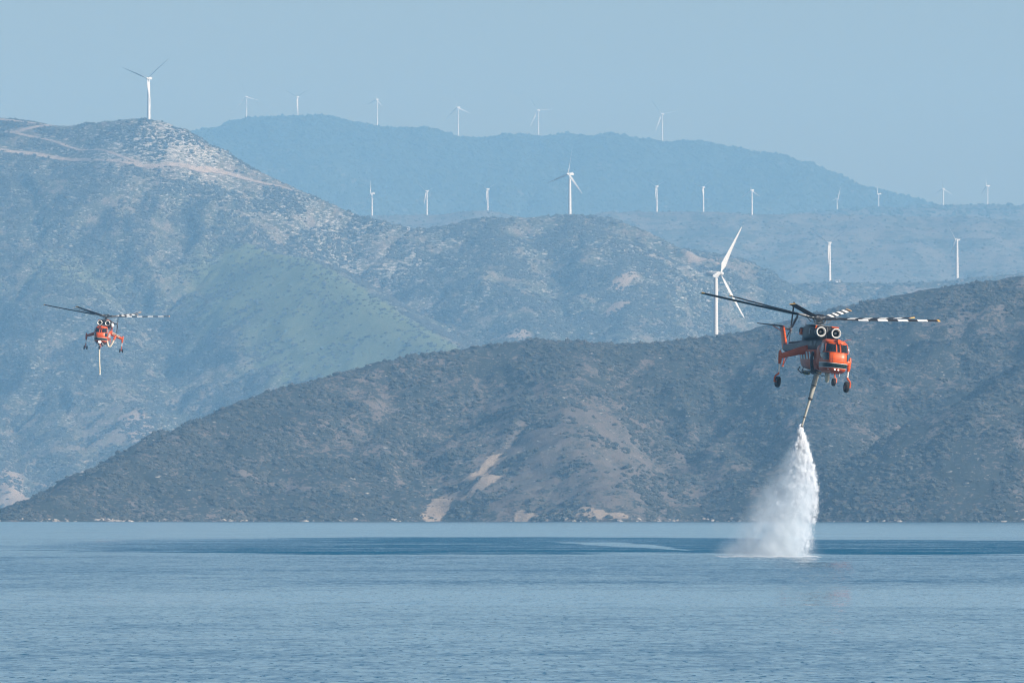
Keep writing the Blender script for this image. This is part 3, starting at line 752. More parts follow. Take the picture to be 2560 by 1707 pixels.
def tq(q): return math.acos(max(-1, min(1, (abs(q) ** (NEXP / 2)) * (1 if q > 0 else -1))))
def patch(m, t0, t1, z0, z1, off=.02, nt_=8, nz=5, thick=.03, skew=0.0):
    """a panel lying on the cockpit skin between two angles and two heights"""
    g = []; g2 = []
    for j in range(nz + 1):
        z = z0 + (z1 - z0) * j / nz; row = []; row2 = []
        for i in range(nt_ + 1):
            t = t0 + (t1 - t0) * i / nt_ + skew * (j / nz - .5); row.append(ckp(t, z, off)); row2.append(ckp(t, z, off - thick))
        g.append(row); g2.append(row2)
    G = [[m.bm.verts.new(p) for p in r] for r in g]; G2 = [[m.bm.verts.new(p) for p in r] for r in g2]
    for j in range(nz):
        for i in range(nt_):
            m.face((G[j][i], G[j][i + 1], G[j + 1][i + 1], G[j + 1][i])); m.face((G2[j][i], G2[j + 1][i], G2[j + 1][i + 1], G2[j][i + 1]))
    for i in range(nt_):
        m.face((G[0][i], G2[0][i], G2[0][i + 1], G[0][i + 1])); m.face((G[nz][i], G[nz][i + 1], G2[nz][i + 1], G2[nz][i]))
    for j in range(nz):
        m.face((G[j][0], G[j + 1][0], G2[j + 1][0], G2[j][0])); m.face((G[j][nt_], G2[j][nt_], G2[j + 1][nt_], G[j + 1][nt_]))
def outline(m, t0, t1, z0, z1, off=.03, r=.028, n=7):
    e = [ckp(t0 + (t1 - t0) * i / n, z0, off) for i in range(n + 1)] + [ckp(t1, z0 + (z1 - z0) * i / n, off) for i in range(1, n + 1)] \
        + [ckp(t1 + (t0 - t1) * i / n, z1, off) for i in range(1, n + 1)] + [ckp(t0, z1 + (z0 - z1) * i / n, off) for i in range(1, n + 1)]
    m.tube(e, r, 6)

def sup(w_, h_, y, zc, n=20, e=.55, x0=0):
    o = []
    for k in range(n):
        t = 2 * math.pi * k / n; c, s_ = math.cos(t), math.sin(t)
        o.append((x0 + w_ * abs(c) ** e * (1 if c > 0 else -1), y, zc + HZ + h_ * abs(s_) ** e * (1 if s_ > 0 else -1)))
    return o
def V(x, y, z): return Vector((x, y, z + HZ))

def main_blade_mesh(R_=11.0):
    m = MB(); N_ = 60; r0, r1 = 1.9, R_
    prof = [(.30, 0.0), (.24, .045), (.10, .052), (-.12, .040), (-.30, .008), (-.30, -.004), (-.12, -.024), (.10, -.034), (.24, -.028)]
    cols = []
    edges = [1.9, 2.15, 3.5, 4.42, 5.3, 6.2, 7.15, 8.07, 8.95, 9.87, 10.78, 11.0]
    kinds = [3, 0, 2, 0, 1, 0, 1, 0, 1, 0, 4]
    rr = []
    for a, b, k in zip(edges[:-1], edges[1:], kinds):
        n = max(1, int((b - a) / .35))
        for i in range(n): rr.append((a + (b - a) * i / n, k))
    rr.append((R_, 4))
    ring = []
    for r, k in rr:
        tw = R(16 - 4 * (r - 2) / 9); sc = .55 if r < 2.1 else 1.0
        bend = .010 * max(0.0, r - 2) ** 1.7 * .25
        ring.append([m.bm.verts.new((r, (u * sc) * math.cos(tw) - v * math.sin(tw), v * math.cos(tw) + (u * sc) * math.sin(tw) + bend)) for u, v in prof])
    n = len(prof)
    for j in range(len(rr) - 1):
        for i in range(n):
            top = i in (1, 2, 3)
            k = rr[j][1]
            m.mi = {0: 0, 1: 1 if top else 0, 2: 1 if top else 0, 3: 2, 4: 3}[k]
            m.face((ring[j][i], ring[j][(i + 1) % n], ring[j + 1][(i + 1) % n], ring[j + 1][i]))
    m.mi = 3; m.face(list(reversed(ring[-1]))); m.mi = 2; m.face(ring[0])
    return m.mesh('rotor_blade', [BLADEM, BLADEW, DARKM, GOLD], ang=50)
BLADE_MESH = main_blade_mesh()
def cuff_mesh():
    m = MB()
    m.tube([(.35, 0, 0), (.7, 0, 0), (.75, 0, .01), (1.3, 0, .03), (1.9, 0, .05), (2.05, 0, .05)], [.09, .09, .15, .14, .11, .07], 10)
    m.box((1.0, .14, .05), (.5, .1, .16), bev=.02); m.tube([(.45, .28, .02), (1.25, .26, .04)], .06, 8); m.tube([(1.2, -.2, 0), (.62, -.24, -.38)], .03, 6)
    return m.mesh('blade_arm', [STEEL])
CUFF_MESH = cuff_mesh()
def tail_blade_mesh():
    m = MB(); rg = []
    for z, ch, th in ((.25, .12, .10), (.45, .16, .08), (.6, .36, .05), (2.3, .38, .035), (2.44, .30, .02)):
        rg.append([(th * .5 * math.sin(t), ch * .5 * math.cos(t), z) for t in [2 * math.pi * k / 12 for k in range(12)]])
    m.rings(rg); return m.mesh('tail_rotor_blade', [BLADEM])
TAIL_MESH = tail_blade_mesh()

def wheel(parent, c, r, w_, name='wheel'):
    m = MB(); n = 32
    prof = [(r * .52, -w_ * .38), (r * .72, -w_ * .5), (r * .92, -w_ * .46), (r, -w_ * .25), (r * .985, -w_ * .22), (r, -w_ * .19), (r, -.02), (r * .985, 0), (r, .02), (r, w_ * .19), (r * .985, w_ * .22), (r, w_ * .25), (r * .92, w_ * .46), (r * .72, w_ * .5), (r * .52, w_ * .38)]
    m.lathe(prof, c, 'X', n); t = m.build('tyre', RUBBER, parent)
    m = MB(); m.lathe([(.04, -w_ * .30), (r * .2, -w_ * .32), (r * .25, -w_ * .2), (r * .45, -w_ * .22), (r * .53, -w_ * .39), (r * .53, w_ * .39), (r * .45, w_ * .22), (r * .25, w_ * .2), (r * .2, w_ * .32), (.04, w_ * .30)], c, 'X', 24, True)
    m.build('rim', GREYP, parent)

def helicopter(cfg):
    yaw, roll, pitch = R(cfg['yaw']), R(cfg['roll']), R(cfg.get('pitch', 0))
    RM = Matrix.Rotation(roll, 3, 'Y') @ Matrix.Rotation(yaw, 3, 'Z') @ Matrix.Rotation(pitch, 3, 'X')
    hub = Vector(P(*cfg['hub'], cfg['d'])); s_px = F / cfg['d']
    root = empty('helicopter', hub - RM @ Vector((0, 0, HZ))); root.rotation_euler = RM.to_euler()
    tag(root, cfg['label'], 'helicopter', 'orange firefighting helicopters drawing water')
    RI = RM.transposed()
    def img(x, y, ylocal):
        """local point that shows at photo pixel x, y and lies ylocal along the fuselage"""
        w_ = Vector(((x - cfg['hub'][0]) / s_px, 0, -(y - cfg['hub'][1]) / s_px)); a = RI @ w_; b = RI @ Vector((0, 1, 0))
        k = (ylocal - a.y) / b.y; p = a + b * k; return Vector((p.x, p.y, p.z + HZ))
    # cockpit shell with its band
    m = MB(); zs = sorted(set(list(np.linspace(-4.76, -1.80, 34)) + [-4.27, -4.235, -3.885, -3.85])); n = 72; rg = []
    for z in zs: rg.append([m.bm.verts.new(ckp(2 * math.pi * k / n, z)) for k in range(n)])
    for j in range(len(zs) - 1):
        zc = (zs[j] + zs[j + 1]) / 2
        for i in range(n):
            tt = 2 * math.pi * (i + .5) / n
            m.mi = 0
            if -4.235 < zc < -3.885: m.mi = 1
            elif -4.27 < zc < -3.85: m.mi = 2
            m.face((rg[j][i], rg[j][(i + 1) % n], rg[j + 1][(i + 1) % n], rg[j + 1][i]))
    m.mi = 0; m.face(list(reversed(rg[0]))); m.face(rg[-1])
    ckpt = m.build('cockpit', [ORANGE, GREENP, WHITEP], root, ang=40)
    hp = math.pi / 2
    panes = [(tq(-.19), tq(-.92), -2.93, -2.08), (tq(.13), tq(-.14), -2.93, -2.08), (tq(.92), tq(.19), -2.93, -2.08)]
    for a, b, z0, z1 in panes:
        m = MB(); patch(m, a, b, z0, z1, .012); wn = m.build('window', GLASS, root)
        m = MB(); outline(m, a, b, z0, z1); m.build('window_frame', ORANGE, wn)
    for a, b in ((tq(-.93), R(166)), (R(14), tq(.93))):            # side panes and chin panes
        m = MB(); patch(m, a, b, -2.92, -2.16, .012); wn = m.build('side_window', GLASS, root)
        m = MB(); outline(m, a, b, -2.92, -2.16); m.build('window_frame', ORANGE, wn)
        m = MB(); patch(m, tq(-.70) if a > hp else R(10), R(170) if a > hp else tq(.70), -3.62, -3.0, .012); m.build('chin_window', GLASS, root)
    for a, b in ((R(170), R(186)), (R(354), R(370))):
        m = MB(); patch(m, a, b, -3.5, -2.2, .014); m.build('door_window', GLASS, root)
    for sx in (-1, 1):
        m = MB(); m.ball(V(sx * 1.06, -6.25, -2.72), (.30, .52, .46), 12); m.build('bubble_window', BUBBLE, root)
    m = MB()
    for q in (-.45, .45): m.tube([ckp(tq(q), -3.02 - .8 * i / 6, .004) for i in range(7)], .010, 5)
    m.tube([ckp(tq(-.62) + (tq(.62) - tq(-.62)) * i / 12, -3.55, .004) for i in range(13)], .010, 5)
    m.tube([ckp(tq(-.9) + (tq(.9) - tq(-.9)) * i / 12, -4.55, .004) for i in range(13)], .010, 5)
    m.build('panel_seam', DARKB, ckpt)
    m = MB()                                                        # wipers, roof fairing, nose lines, aerials
    m.box(V(0, -6.95, -1.93), (.30, .7, .30), bev=.08); m.box(V(0, -7.35, -2.1), (.18, .12, .14), bev=.03); m.build('roof_fairing', ORANGE, root)
    m = MB()
    for sx in (-1, 1): m.tube([V(sx * .12, -7.3, -2.06), V(sx * .55, -7.6, -2.62)], .018, 5)
    m.build('wiper', BLACKP, root)
    m = MB()
    for y, x in ((-6.3, .3), (-5.6, -.5), (-6.9, -.35), (-7.1, .45)):
        m = MB(); m.tube([V(x, y, -4.66), V(x, y + .06, -5.02)], [.035, .015], 6); m.build('belly_aerial', WHITEP, root)
    m = MB(); m.tube([V(.75, -6.3, -1.84), V(1.35, -6.45, -1.62)], [.025, .012], 6); m.build('aerial', ORANGE, root)
    m = MB(); m.tube([V(-.7, -7.6, -4.45), V(-.95, -7.95, -4.4)], .02, 6); m.build('pitot_tube', STEEL, root)
    for x in ((-.16, .16) if not cfg['second'] else (.0,)):
        r = .05 if not cfg['second'] else .26
        m = MB(); c = ckp(tq(x / 1.05), -4.42, 0.015) if not cfg['second'] else ckp(tq(x / 1.05), -4.52, .0)
        m.ball(c, (r, .05 if not cfg['second'] else .1, r), 8); m.build('landing_light', LAMP, root)
    # fuselage spine and tail boom
    m = MB()
    m.rings([sup(.72, .50, -4.9, -2.35), sup(.80, .55, -4.2, -2.35), sup(.85, .58, -2.0, -2.40), sup(.85, .58, 1.0, -2.45), sup(.78, .52, 2.8, -2.48), sup(.60, .44, 4.5, -2.52)])
    m.build('fuselage', DARKB, root)
    m = MB(); m.rings([sup(.60, .44, 4.52, -2.52), sup(.48, .38, 6.5, -2.55), sup(.36, .34, 8.8, -2.60), sup(.26, .32, 10.2, -2.62), sup(.16, .34, 11.0, -2.50)]); m.build('tail_boom', DARKB, root)
    m = MB(); m.tube([V(.30, 2.6, -1.85), V(.25, 5, -1.95), V(.12, 9.8, -2.12)], .09, 8); m.build('drive_shaft', DARKM, root)
    # rear cabin side behind the cockpit
    m = MB(); m.rings([sup(.92, .95, -4.65, -3.2, e=.4), sup(1.0, 1.0, -4.3, -3.25, e=.4), sup(.95, .9, -3.75, -3.2, e=.4)]); m.build('rear_cabin', ORANGE, root)
    # water tank under the spine
    m = MB(); rg = []
    def tank(y, wt, wb, zt, zb):
        o = []
        for k in range(24):
            t = 2 * math.pi * k / 24; c, s_ = math.cos(t), math.sin(t); zz = (zt + zb) / 2 + (zt - zb) / 2 * abs(s_) ** .4 * (1 if s_ > 0 else -1)
            f = (zz - zb) / (zt - zb); w_ = wb + (wt - wb) * f; o.append((w_ * abs(c) ** .4 * (1 if c > 0 else -1), y, zz + HZ))
        return o
    m.rings([tank(-3.6, .9, .55, -2.8, -4.2), tank(-3.3, 1.12, .66, -2.72, -4.5), tank(-.5, 1.16, .68, -2.72, -4.55), tank(1.8, 1.12, .66, -2.72, -4.4), tank(2.2, .9, .55, -2.8, -4.1)])
    tk = m.build('water_tank', ORANGE, root)
    for sx in (-1, 1):
        for y0 in (-2.9, -1.9, -.9, .1, 1.0):
            b = .24; m = MB()
            for (zt, zb) in ((-2.98, -3.62),):
                xt, xb = 1.15 - .44 * (-zt - 2.72) / 1.8 + .02, 1.15 - .44 * (-zb - 2.72) / 1.8 + .02
                vs = [m.bm.verts.new(V(sx * (xt + o_), y, z)) for o_ in (0, -.02) for (y, z) in ((y0 - b, zt), (y0 + b, zt))]
                vs2 = [m.bm.verts.new(V(sx * (xb + o_), y, z)) for o_ in (0, -.02) for (y, z) in ((y0 - b, zb), (y0 + b, zb))]
                m.face((vs[0], vs[1], vs2[1], vs2[0])); m.face((vs[2], vs2[2], vs2[3], vs[3])); m.face((vs[0], vs2[0], vs2[2], vs[2])); m.face((vs[1], vs[3], vs2[3], vs2[1])); m.face((vs[0], vs[2], vs[3], vs[1])); m.face((vs2[0], vs2[1], vs2[3], vs2[2]))
            m.build('white_marking', WHITEP, tk)
    for sx in (-1, 1):                                              # pale panels above the tank, on the spine
        for y, l in ((-2.6, .5), (-1.2, .7)): m = MB(); m.box(V(sx * .86, y, -2.22), (.03, l, .40), bev=.01); m.build('side_panel', GREYP, root)
    m = MB(); rr = random.Random(4)                                  # pump deck and pipes hanging below the tank
    m.box(V(-.1, .2, -4.66), (1.1, 2.6, .16), bev=.05)
    for k in range(26):
        p = V(rr.uniform(-.9, .5), rr.uniform(-2.2, 1.6), -4.6 - rr.uniform(0, .25)); q = p + Vector((rr.uniform(-.35, .35), rr.uniform(-.6, .6), rr.uniform(-.2, .1)))
        m.tube([p, q], rr.uniform(.02, .055), 6)
    m.tube([V(-.95, 1.2, -4.3), V(-1.15, 1.1, -4.6), V(-1.0, .4, -4.85), V(-.6, -.2, -4.8)], .05, 6)
    m.tube([V(-1.05, -.4, -4.35), V(-1.22, -.5, -4.75), V(-.8, -1.0, -4.9)], .04, 6)
    m.mi = 1; m.ball(V(-.45, .6, -4.78), (.32, .5, .2), 8); m.box(V(.1, -1.0, -4.72), (.5, .5, .2), bev=.05)
    m.build('pump', [DARKM, YEL], root)
    m = MB(); m.tube([V(-.55, -4.4, -4.55), V(-.55, -4.45, -4.95), V(-.35, -4.6, -5.05), V(-.15, -4.6, -4.95), V(-.15, -4.5, -4.6)], .03, 6); m.build('step', DARKM, root)
    # side pipe feeding the snorkel
    m = MB(); m.tube([V(-1.12, -3.2, -3.0), V(-1.2, -3.3, -3.5), V(-1.14, -3.35, -4.1), V(-.98, -3.3, -4.6), img(*cfg['hose'][0], -3.2)], [.13, .14, .15, .17, .19], 12); m.build('intake_pipe', DARKM, root)
    # engines
    m = MB()
    m.rings([sup(1.0, .48, -2.95, -1.24, e=.35), sup(1.14, .58, -2.7, -1.24, e=.35), sup(1.18, .60, -1.0, -1.25, e=.35), sup(1.15, .60, .9, -1.28, e=.35), sup(.9, .5, 1.3, -1.3, e=.35)])
    eb = m.build('engine_cowling', BLACKP, root)
    m = MB(); m.box(V(0, -2.98, -1.24), (.05, .06, 1.0)); m.box(V(0, -1.0, -.62), (2.2, 3.2, .06), bev=.05); m.box(V(-1.19, -1.6, -1.2), (.02, .5, .5)); m.build('cowling_seam', GREYP, eb)
    m = MB(); m.box(V(.72, -2.75, -.66), (.7, .4, .10), bev=.04); m.build('inlet_cover', ORANGE, eb); m = MB(); m.box(V(-.98, -2.85, -.8), (.1, .1, .3), Euler((0, .3, 0))); m.build('warning_flag', ORANGE, eb)
    m = MB(); m.rings([sup(.5, .4, 1.2, -1.35), sup(.6, .5, 1.8, -1.45), sup(.5, .45, 3.0, -1.65), sup(.3, .3, 4.2, -1.9)]); m.build('gearbox_fairing', BLACKP, root)
    for sx in (-1, 1): m = MB(); m.box(V(sx * 1.05, 1.6, -1.25), (.35, .6, .55), bev=.08); m.build('oil_cooler', ORANGE, root)
    for sx in (-1, 1):
        c = V(sx * .68, -3.0, -1.20)
        m = MB(); m.lathe([(.40, .25), (.44, 0), (.46, -.35), (.44, -.50), (.42, -.53)], c, 'Y', 28); en = m.build('engine', DARKM, root)
        m = MB(); m.lathe([(.42, -.45), (.445, -.55), (.435, -.62), (.39, -.66), (.345, -.63), (.315, -.56), (.30, -.40)], c, 'Y', 36); m.build('intake_ring', INTAKE, en)
        m = MB(); m.lathe([(.30, -.42), (.27, -.2), (.24, .0), (.03, .02)], c, 'Y', 28); m.build('intake_duct', BLACKP, en)
        m = MB(); m.lathe([(.02, -.50), (.06, -.46), (.10, -.36), (.12, -.15), (.12, .0)], c, 'Y', 18); m.build('spinner', GREYP, en)
        m = MB()
        for k in range(5):
            a = 2 * math.pi * k / 5 + .3; m.box(c + Vector((math.cos(a) * .2, -.2, math.sin(a) * .2)), (.2, .14, .02), Euler((0, -a, 0)))
        m.build('intake_strut', DARKM, en)
        m = MB(); m.tube([V(sx * .72, .8, -1.2), V(sx * .85, 1.5, -1.16), V(sx * 1.05, 1.8, -1.12)], [.28, .28, .30], 16, cap=False); m.build('exhaust', DARKM, root)
    if cfg['second']:
        m = MB(); m.ball(V(1.30, -1.6, -1.45), (.30, .6, .40), 10); m.build('side_tank', WHITEP, root)
        m = MB(); m.rings([sup(.30, .09, -3.3, -1.62), sup(.30, .09, -2.6, -1.62)]); m.build('crossbar', WHITEP, root)
    # mast and rotor head
    m = MB(); m.lathe([(.34, -.75), (.30, -.6), (.24, -.5), (.22, -.15), (.2, .05)], (0, 0, HZ), 'Z', 20, True)
    m.lathe([(.2, -.42), (.52, -.40), (.52, -.32), (.2, -.30)], (0, 0, HZ), 'Z', 28); m.lathe([(.2, -.56), (.42, -.55), (.42, -.49), (.2, -.47)], (0, 0, HZ), 'Z', 28)
    m.build('mast', STEEL, root)
    tilt = Matrix.Rotation(R(cfg.get('tilt', 3.0)), 4, 'X')
    m = MB(); m.lathe([(.02, -.12), (.42, -.12), (.46, -.05), (.46, .06), (.38, .12), (.02, .14)], (0, 0, 0), 'Z', 24); 
    for k in range(6):
        a = R(60 * k + cfg['phase']) - yaw; d_ = Vector((math.cos(a), math.sin(a), 0)); e_ = Vector((-d_.y, d_.x, 0))
        m.box(d_ * .50 + Vector((0, 0, 0)), (.26, .2, .22), Euler((0, 0, a)), bev=.03); m.tube([d_ * .5 - e_ * .16 + Vector((0, 0, .0)), d_ * .5 - e_ * .2 + Vector((0, 0, -.40))], .03, 6)
        m.tube([d_ * .5 + e_ * .22 + Vector((0, 0, .12)), d_ * .85 + e_ * .05 + Vector((0, 0, .1))], .05, 6)
        m.tube([d_ * .3 + Vector((0, 0, .1)), d_ * .34 + Vector((0, 0, .30))], .025, 6)
    rh = m.build('rotor_head', STEEL, root); rh.matrix_local = Matrix.Translation((0, 0, HZ)) @ tilt
    m = MB(); m.lathe([(.02, .42), (.30, .40), (.50, .34), (.56, .29), (.54, .26), (.3, .27), (.02, .28)], (0, 0, 0), 'Z', 28); rc = m.build('head_cover', BLACKP, rh)
    for k in range(6):
        ang = R(60 * k + cfg['phase']) - yaw
        M_ = Matrix.Translation((0, 0, HZ)) @ tilt @ Matrix.Rotation(ang, 4, 'Z') @ Matrix.Rotation(R(-cfg.get('cone', 4.9)), 4, 'Y')
        o = bpy.data.objects.new('rotor_blade', BLADE_MESH); link(o, root); o.matrix_local = M_
        q = bpy.data.objects.new('blade_arm', CUFF_MESH); link(q, o)
    # tail: pylon, stabiliser, tail rotor, skid
    m = MB(); rg = []
    for z, y0, y1, t in ((-2.75, 9.9, 11.5, .17), (-2.2, 10.5, 11.9, .155), (-1.4, 11.3, 12.6, .14), (-.75, 11.95, 13.1, .13), (-.62, 12.1, 13.1, .10)):
        yc, hl = (y0 + y1) / 2, (y1 - y0) / 2
        rg.append([(t * abs(math.sin(a)) ** .6 * (1 if math.sin(a) > 0 else -1), yc - hl * math.cos(a), z + HZ) for a in [2 * math.pi * k / 20 for k in range(20)]])
    m.rings(rg); py = m.build('tail_fin', ORANGE, root)
    m = MB()
    for z in (-2.35, -2.05, -1.75, -1.45, -1.15, -.9):
        f = (-.7 - z) / 2.05; y0 = 11.98 - 2.0 * f
        m.tube([V(-.12, y0 + .12, z), V(0, y0 - .015, z), V(.12, y0 + .12, z), V(.155, y0 + .5, z)], .013, 5)
    m.build('panel_seam', BLACKP, py)
    m = MB(); rg = []
    for x, y0, y1, t in ((-.1, 12.05, 13.15, .07), (-1.2, 12.1, 13.1, .06), (-2.25, 12.2, 13.0, .04)):
        yc, hl = (y0 + y1) / 2, (y1 - y0) / 2
        rg.append([(x, yc - hl * math.cos(a), -.66 + HZ + t * math.sin(a)) for a in [2 * math.pi * k / 16 for k in range(16)]])
    m.rings(rg); m.build('stabilizer', BLACKP, root)
    m = MB(); m.tube([V(-.12, 12.3, -1.12), V(-.35, 12.3, -1.0), V(-.9, 12.5, -.72)], .035, 8); m.build('stabilizer_strut', ORANGE, root)
    m = MB(); m.tube([V(.1, 12.75, -.86), V(.72, 12.75, -.86)], [.15, .09], 12); m.ball(V(.05, 12.75, -.86), (.2, .32, .22), 8); m.build('tail_gearbox', STEEL, root)
    m = MB(); m.lathe([(.05, -.1), (.26, -.08), (.30, 0), (.26, .08), (.05, .12)], V(.82, 12.75, -.86), 'X', 18, True)
    for k in range(4):
        a = k * math.pi / 2; m.tube([V(.95, 12.75, -.86) + Vector((0, math.cos(a) * .3, math.sin(a) * .3)), V(.7, 12.75, -.86) + Vector((0, math.cos(a) * .25, math.sin(a) * .25))], .03, 6)
    th = m.build('tail_rotor_hub', STEEL, root)
    for a in cfg['tail']:
        o = bpy.data.objects.new('tail_rotor_blade', TAIL_MESH); link(o, root)
        o.matrix_local = Matrix.Translation(V(.84, 12.75, -.86)) @ Matrix.Rotation(R(-a), 4, 'X') @ Matrix.Rotation(R(8), 4, 'Z')
    m = MB(); m.tube([V(0, 10.4, -2.9), V(0, 10.95, -4.2)], .05, 8); m.tube([V(0, 8.8, -2.9), V(0, 10.95, -4.2)], .035, 8); m.tube([V(0, 10.8, -4.2), V(0, 11.15, -4.22)], .07, 8); m.build('tail_skid', ORANGE, root)
    # landing gear
    for sx in (-1, 1):
        m = MB(); rg = []
        for x, hh, hd, zc in ((.7, .42, .40, -2.75), (1.5, .36, .32, -2.98), (2.4, .28, .24, -3.34), (3.05, .24, .18, -3.60), (3.22, .30, .15, -3.68)):
            rg.append([(sx * x, .1 + hd * abs(math.cos(a)) ** .6 * (1 if math.cos(a) > 0 else -1), zc + HZ + hh * abs(math.sin(a)) ** .6 * (1 if math.sin(a) > 0 else -1)) for a in [2 * math.pi * k / 16 for k in range(16)]])
        m.rings(rg); m.tube([V(sx * 3.2, .1, -3.08), V(sx * 3.17, .1, -3.35), V(sx * 3.14, .1, -3.6), V(sx * 3.12, .1, -4.25), V(sx * 3.12, .1, -4.3)], [.05, .15, .17, .14, .12], 14)
        lg = m.build('landing_gear', ORANGE, root)
        if cfg['second'] and sx > 0:
            m = MB()
            for dz in (.12, -.12): m.tube([V(1.3, -.3, -2.8 + dz), V(2.6, -.2, -3.25 + dz)], .06, 8)
            m.build('hydraulic_line', CREAM, lg)
        dz = -.22 if (sx < 0 and not cfg['second']) else 0.0
        m = MB()
        for zz in (-3.55, -4.0): m.lathe([(.15, -.04), (.19, -.03), (.19, .03), (.15, .04)], V(sx * 3.125, .1, zz), 'Z', 14)
        m.build('strut_collar', ORANGE, lg)
        m = MB(); m.tube([V(sx * 3.12, .1, -4.25), V(sx * 3.11, .1, -4.86 + dz)], .075, 12); m.build('piston', INTAKE, lg)
        m = MB()
        if not cfg['second']:
            m.tube([V(sx * 3.11, .1, -4.82 + dz), V(sx * 3.14, .1, -4.95 + dz), V(sx * 3.34, .1, -5.12 + dz), V(sx * 3.43, .1, -5.3 + dz), V(sx * 3.42, .1, -5.7 + dz)], [.09, .09, .08, .07, .08], 10)
            m.tube([V(sx * 3.46, .1, -5.65 + dz), V(sx * 2.98, .1, -5.65 + dz)], .06, 8)
        else:
            m.tube([V(sx * 3.11, .1, -4.82 + dz), V(sx * 3.11, .1, -5.66 + dz)], .07, 10); m.tube([V(sx * 3.38, .1, -5.65 + dz), V(sx * 2.84, .1, -5.65 + dz)], .06, 8)
        m.build('fork', ORANGE, lg)
        for dx in ((0,) if not cfg['second'] else (-.24, .24)):
            wheel(lg, V(sx * 3.11 + dx, .1, -5.65 + dz), .48 if not cfg['second'] else .33, .36 if not cfg['second'] else .2)
    m = MB(); m.tube([V(.05, -7.0, -4.6), V(.05, -7.05, -5.1)], .06, 10); m.tube([V(.05, -7.05, -5.05), V(.24, -7.05, -5.2), V(.24, -7.1, -5.52)], .05, 8); m.tube([V(.26, -7.1, -5.5), V(.0, -7.1, -5.5)], .04, 8)
    ng_ = m.build('nose_gear', ORANGE, root); wheel(ng_, V(0, -7.1, -5.5), .34, .27)
    # snorkel
    hs = [img(x, y, yl) for (x, y), yl in zip(cfg['hose'], cfg['hose_y'])]
    if not cfg['second']:
        a, b, c = hs
        m = MB(); m.tube([a, a.lerp(b, .06), a.lerp(b, .5), a.lerp(b, .97), b], [.19, .21, .20, .17, .12], 16); m.tube([b, b.lerp(c, .03), b.lerp(c, .5), c], [.11, .115, .10, .085], 14)
        sn = m.build('snorkel', HOSEG, root)
        m = MB()
        for p, q, r, k in ((a, b, .225, .985), (b, c, .16, .02), (b, c, .135, .66), (b, c, .11, .99), (a, b, .23, .04), (a, b, .215, .5)):
            u = p.lerp(q, k); v = u + (q - p).normalized() * .09; m.tube([u, v], r, 14)
        m.build('hose_collar', DARKM, sn)
        m = MB(); d_ = (b - a).normalized(); sd = Vector((-.19, .05, -.02)); m.tube([a + sd, a.lerp(b, .5) + sd * .95, b + sd * .6], .06, 8); m.build('cable', GREYP, sn)
        m = MB(); m.rings([[V(-.12 + .2 * math.cos(t) * k, -5.3 + .3 * math.sin(t) * k, z) for t in [2 * math.pi * j / 14 for j in range(14)]] for z, k in ((-4.6, .6), (-4.75, .85), (-5.2, .95), (-5.45, .75), (-5.55, .4))]); m.build('water_scoop', CREAM, root)
    else:
        m = MB(); pts = []
        for i in range(25):
            t = i / 24; p = hs[0].lerp(hs[1], t); pts.append(p + Vector((.035 * math.sin(t * 7 + 1), 0, 0)))
        m.tube(pts, [.12] * 25, 14); sn = m.build('snorkel', CREAM, root)
        m = MB(); m.tube([hs[1], hs[1] + (hs[1] - hs[0]).normalized() * .16], .15, 14); m.tube([hs[0].lerp(hs[1], .52), hs[0].lerp(hs[1], .53)], .15, 14); m.build('hose_collar', WHITEP, sn)
        lp = [img(x, y, -1.5) for x, y in cfg['loop']]
        pts = [Vector(p) for p in chaikin([np.array(p) for p in lp], 3)]
        m = MB(); m.tube(pts, .15, 12); m.build('folded_hose', CREAM, root)
        m = MB(); e = img(*cfg['loop_end'], -1.3); m.tube([pts[-1] - (e - pts[-1]) * .1, e], [.2, .22], 12); m.build('hose_coupling', ORANGE, root)
        m = MB(); m.ball(V(.25, -4.5, -4.95), (.25, .35, .32), 8); m.box(V(-.05, -4.4, -4.85), (.3, .4, .3), bev=.08); m.build('pump_housing', GREYP, root)
    return root, img

H1, img1 = helicopter(dict(hub=(2049, 797), d=746, yaw=12.9, roll=6.3, phase=15, second=False, tilt=1.8,
    label='larger orange helicopter at right with a snorkel hose spraying water into the bay', tail=(-4, -58, 122, 176),
    hose=[(2040.5, 932), (2022, 998), (2000.8, 1066.5)], hose_y=[-3.3, -3.6, -3.9]))
H2, img2 = helicopter(dict(hub=(265.6, 791.3), d=1475, yaw=-2.8, roll=5.2, phase=4, second=True, tilt=0.0,
    label='smaller distant orange helicopter at left with a white hose hanging straight down', tail=(35, 125, 215, 305),
    hose=[(250.5, 851), (251.3, 935)], hose_y=[-3.2, -3.2], loop=[(268.5, 850), (270, 862), (273, 868), (277, 866), (282, 858), (286, 849)], loop_end=(289.5, 839)))
# ------------------------------------------------------------------ falling water
D1 = 746.0
def px1(x, y): p = P(x, y, D1); return float(p[0]), float(p[2])
MAT_DROP = bpy.data.materials.new('white_water'); MAT_DROP.use_nodes = True
b_ = MAT_DROP.node_tree.nodes['Principled BSDF']; b_.inputs['Base Color'].default_value = (.92, .94, .96, 1); b_.inputs['Roughness'].default_value = .35
b_.inputs['Subsurface Weight'].default_value = 0.0
t_ = MAT_DROP.node_tree; tr_ = t_.nodes.new('ShaderNodeBsdfTransparent'); mx_ = t_.nodes.new('ShaderNodeMixShader'); mx_.inputs[0].default_value = .9   # clear drops pass half the light on
t_.links.new(tr_.outputs[0], mx_.inputs[1]); t_.links.new(b_.outputs[0], mx_.inputs[2]); tl_ = t_.nodes.new('ShaderNodeBsdfTranslucent'); tl_.inputs['Color'].default_value = (.95, .97, 1, 1); m2_ = t_.nodes.new('ShaderNodeMixShader'); m2_.inputs[0].default_value = .45
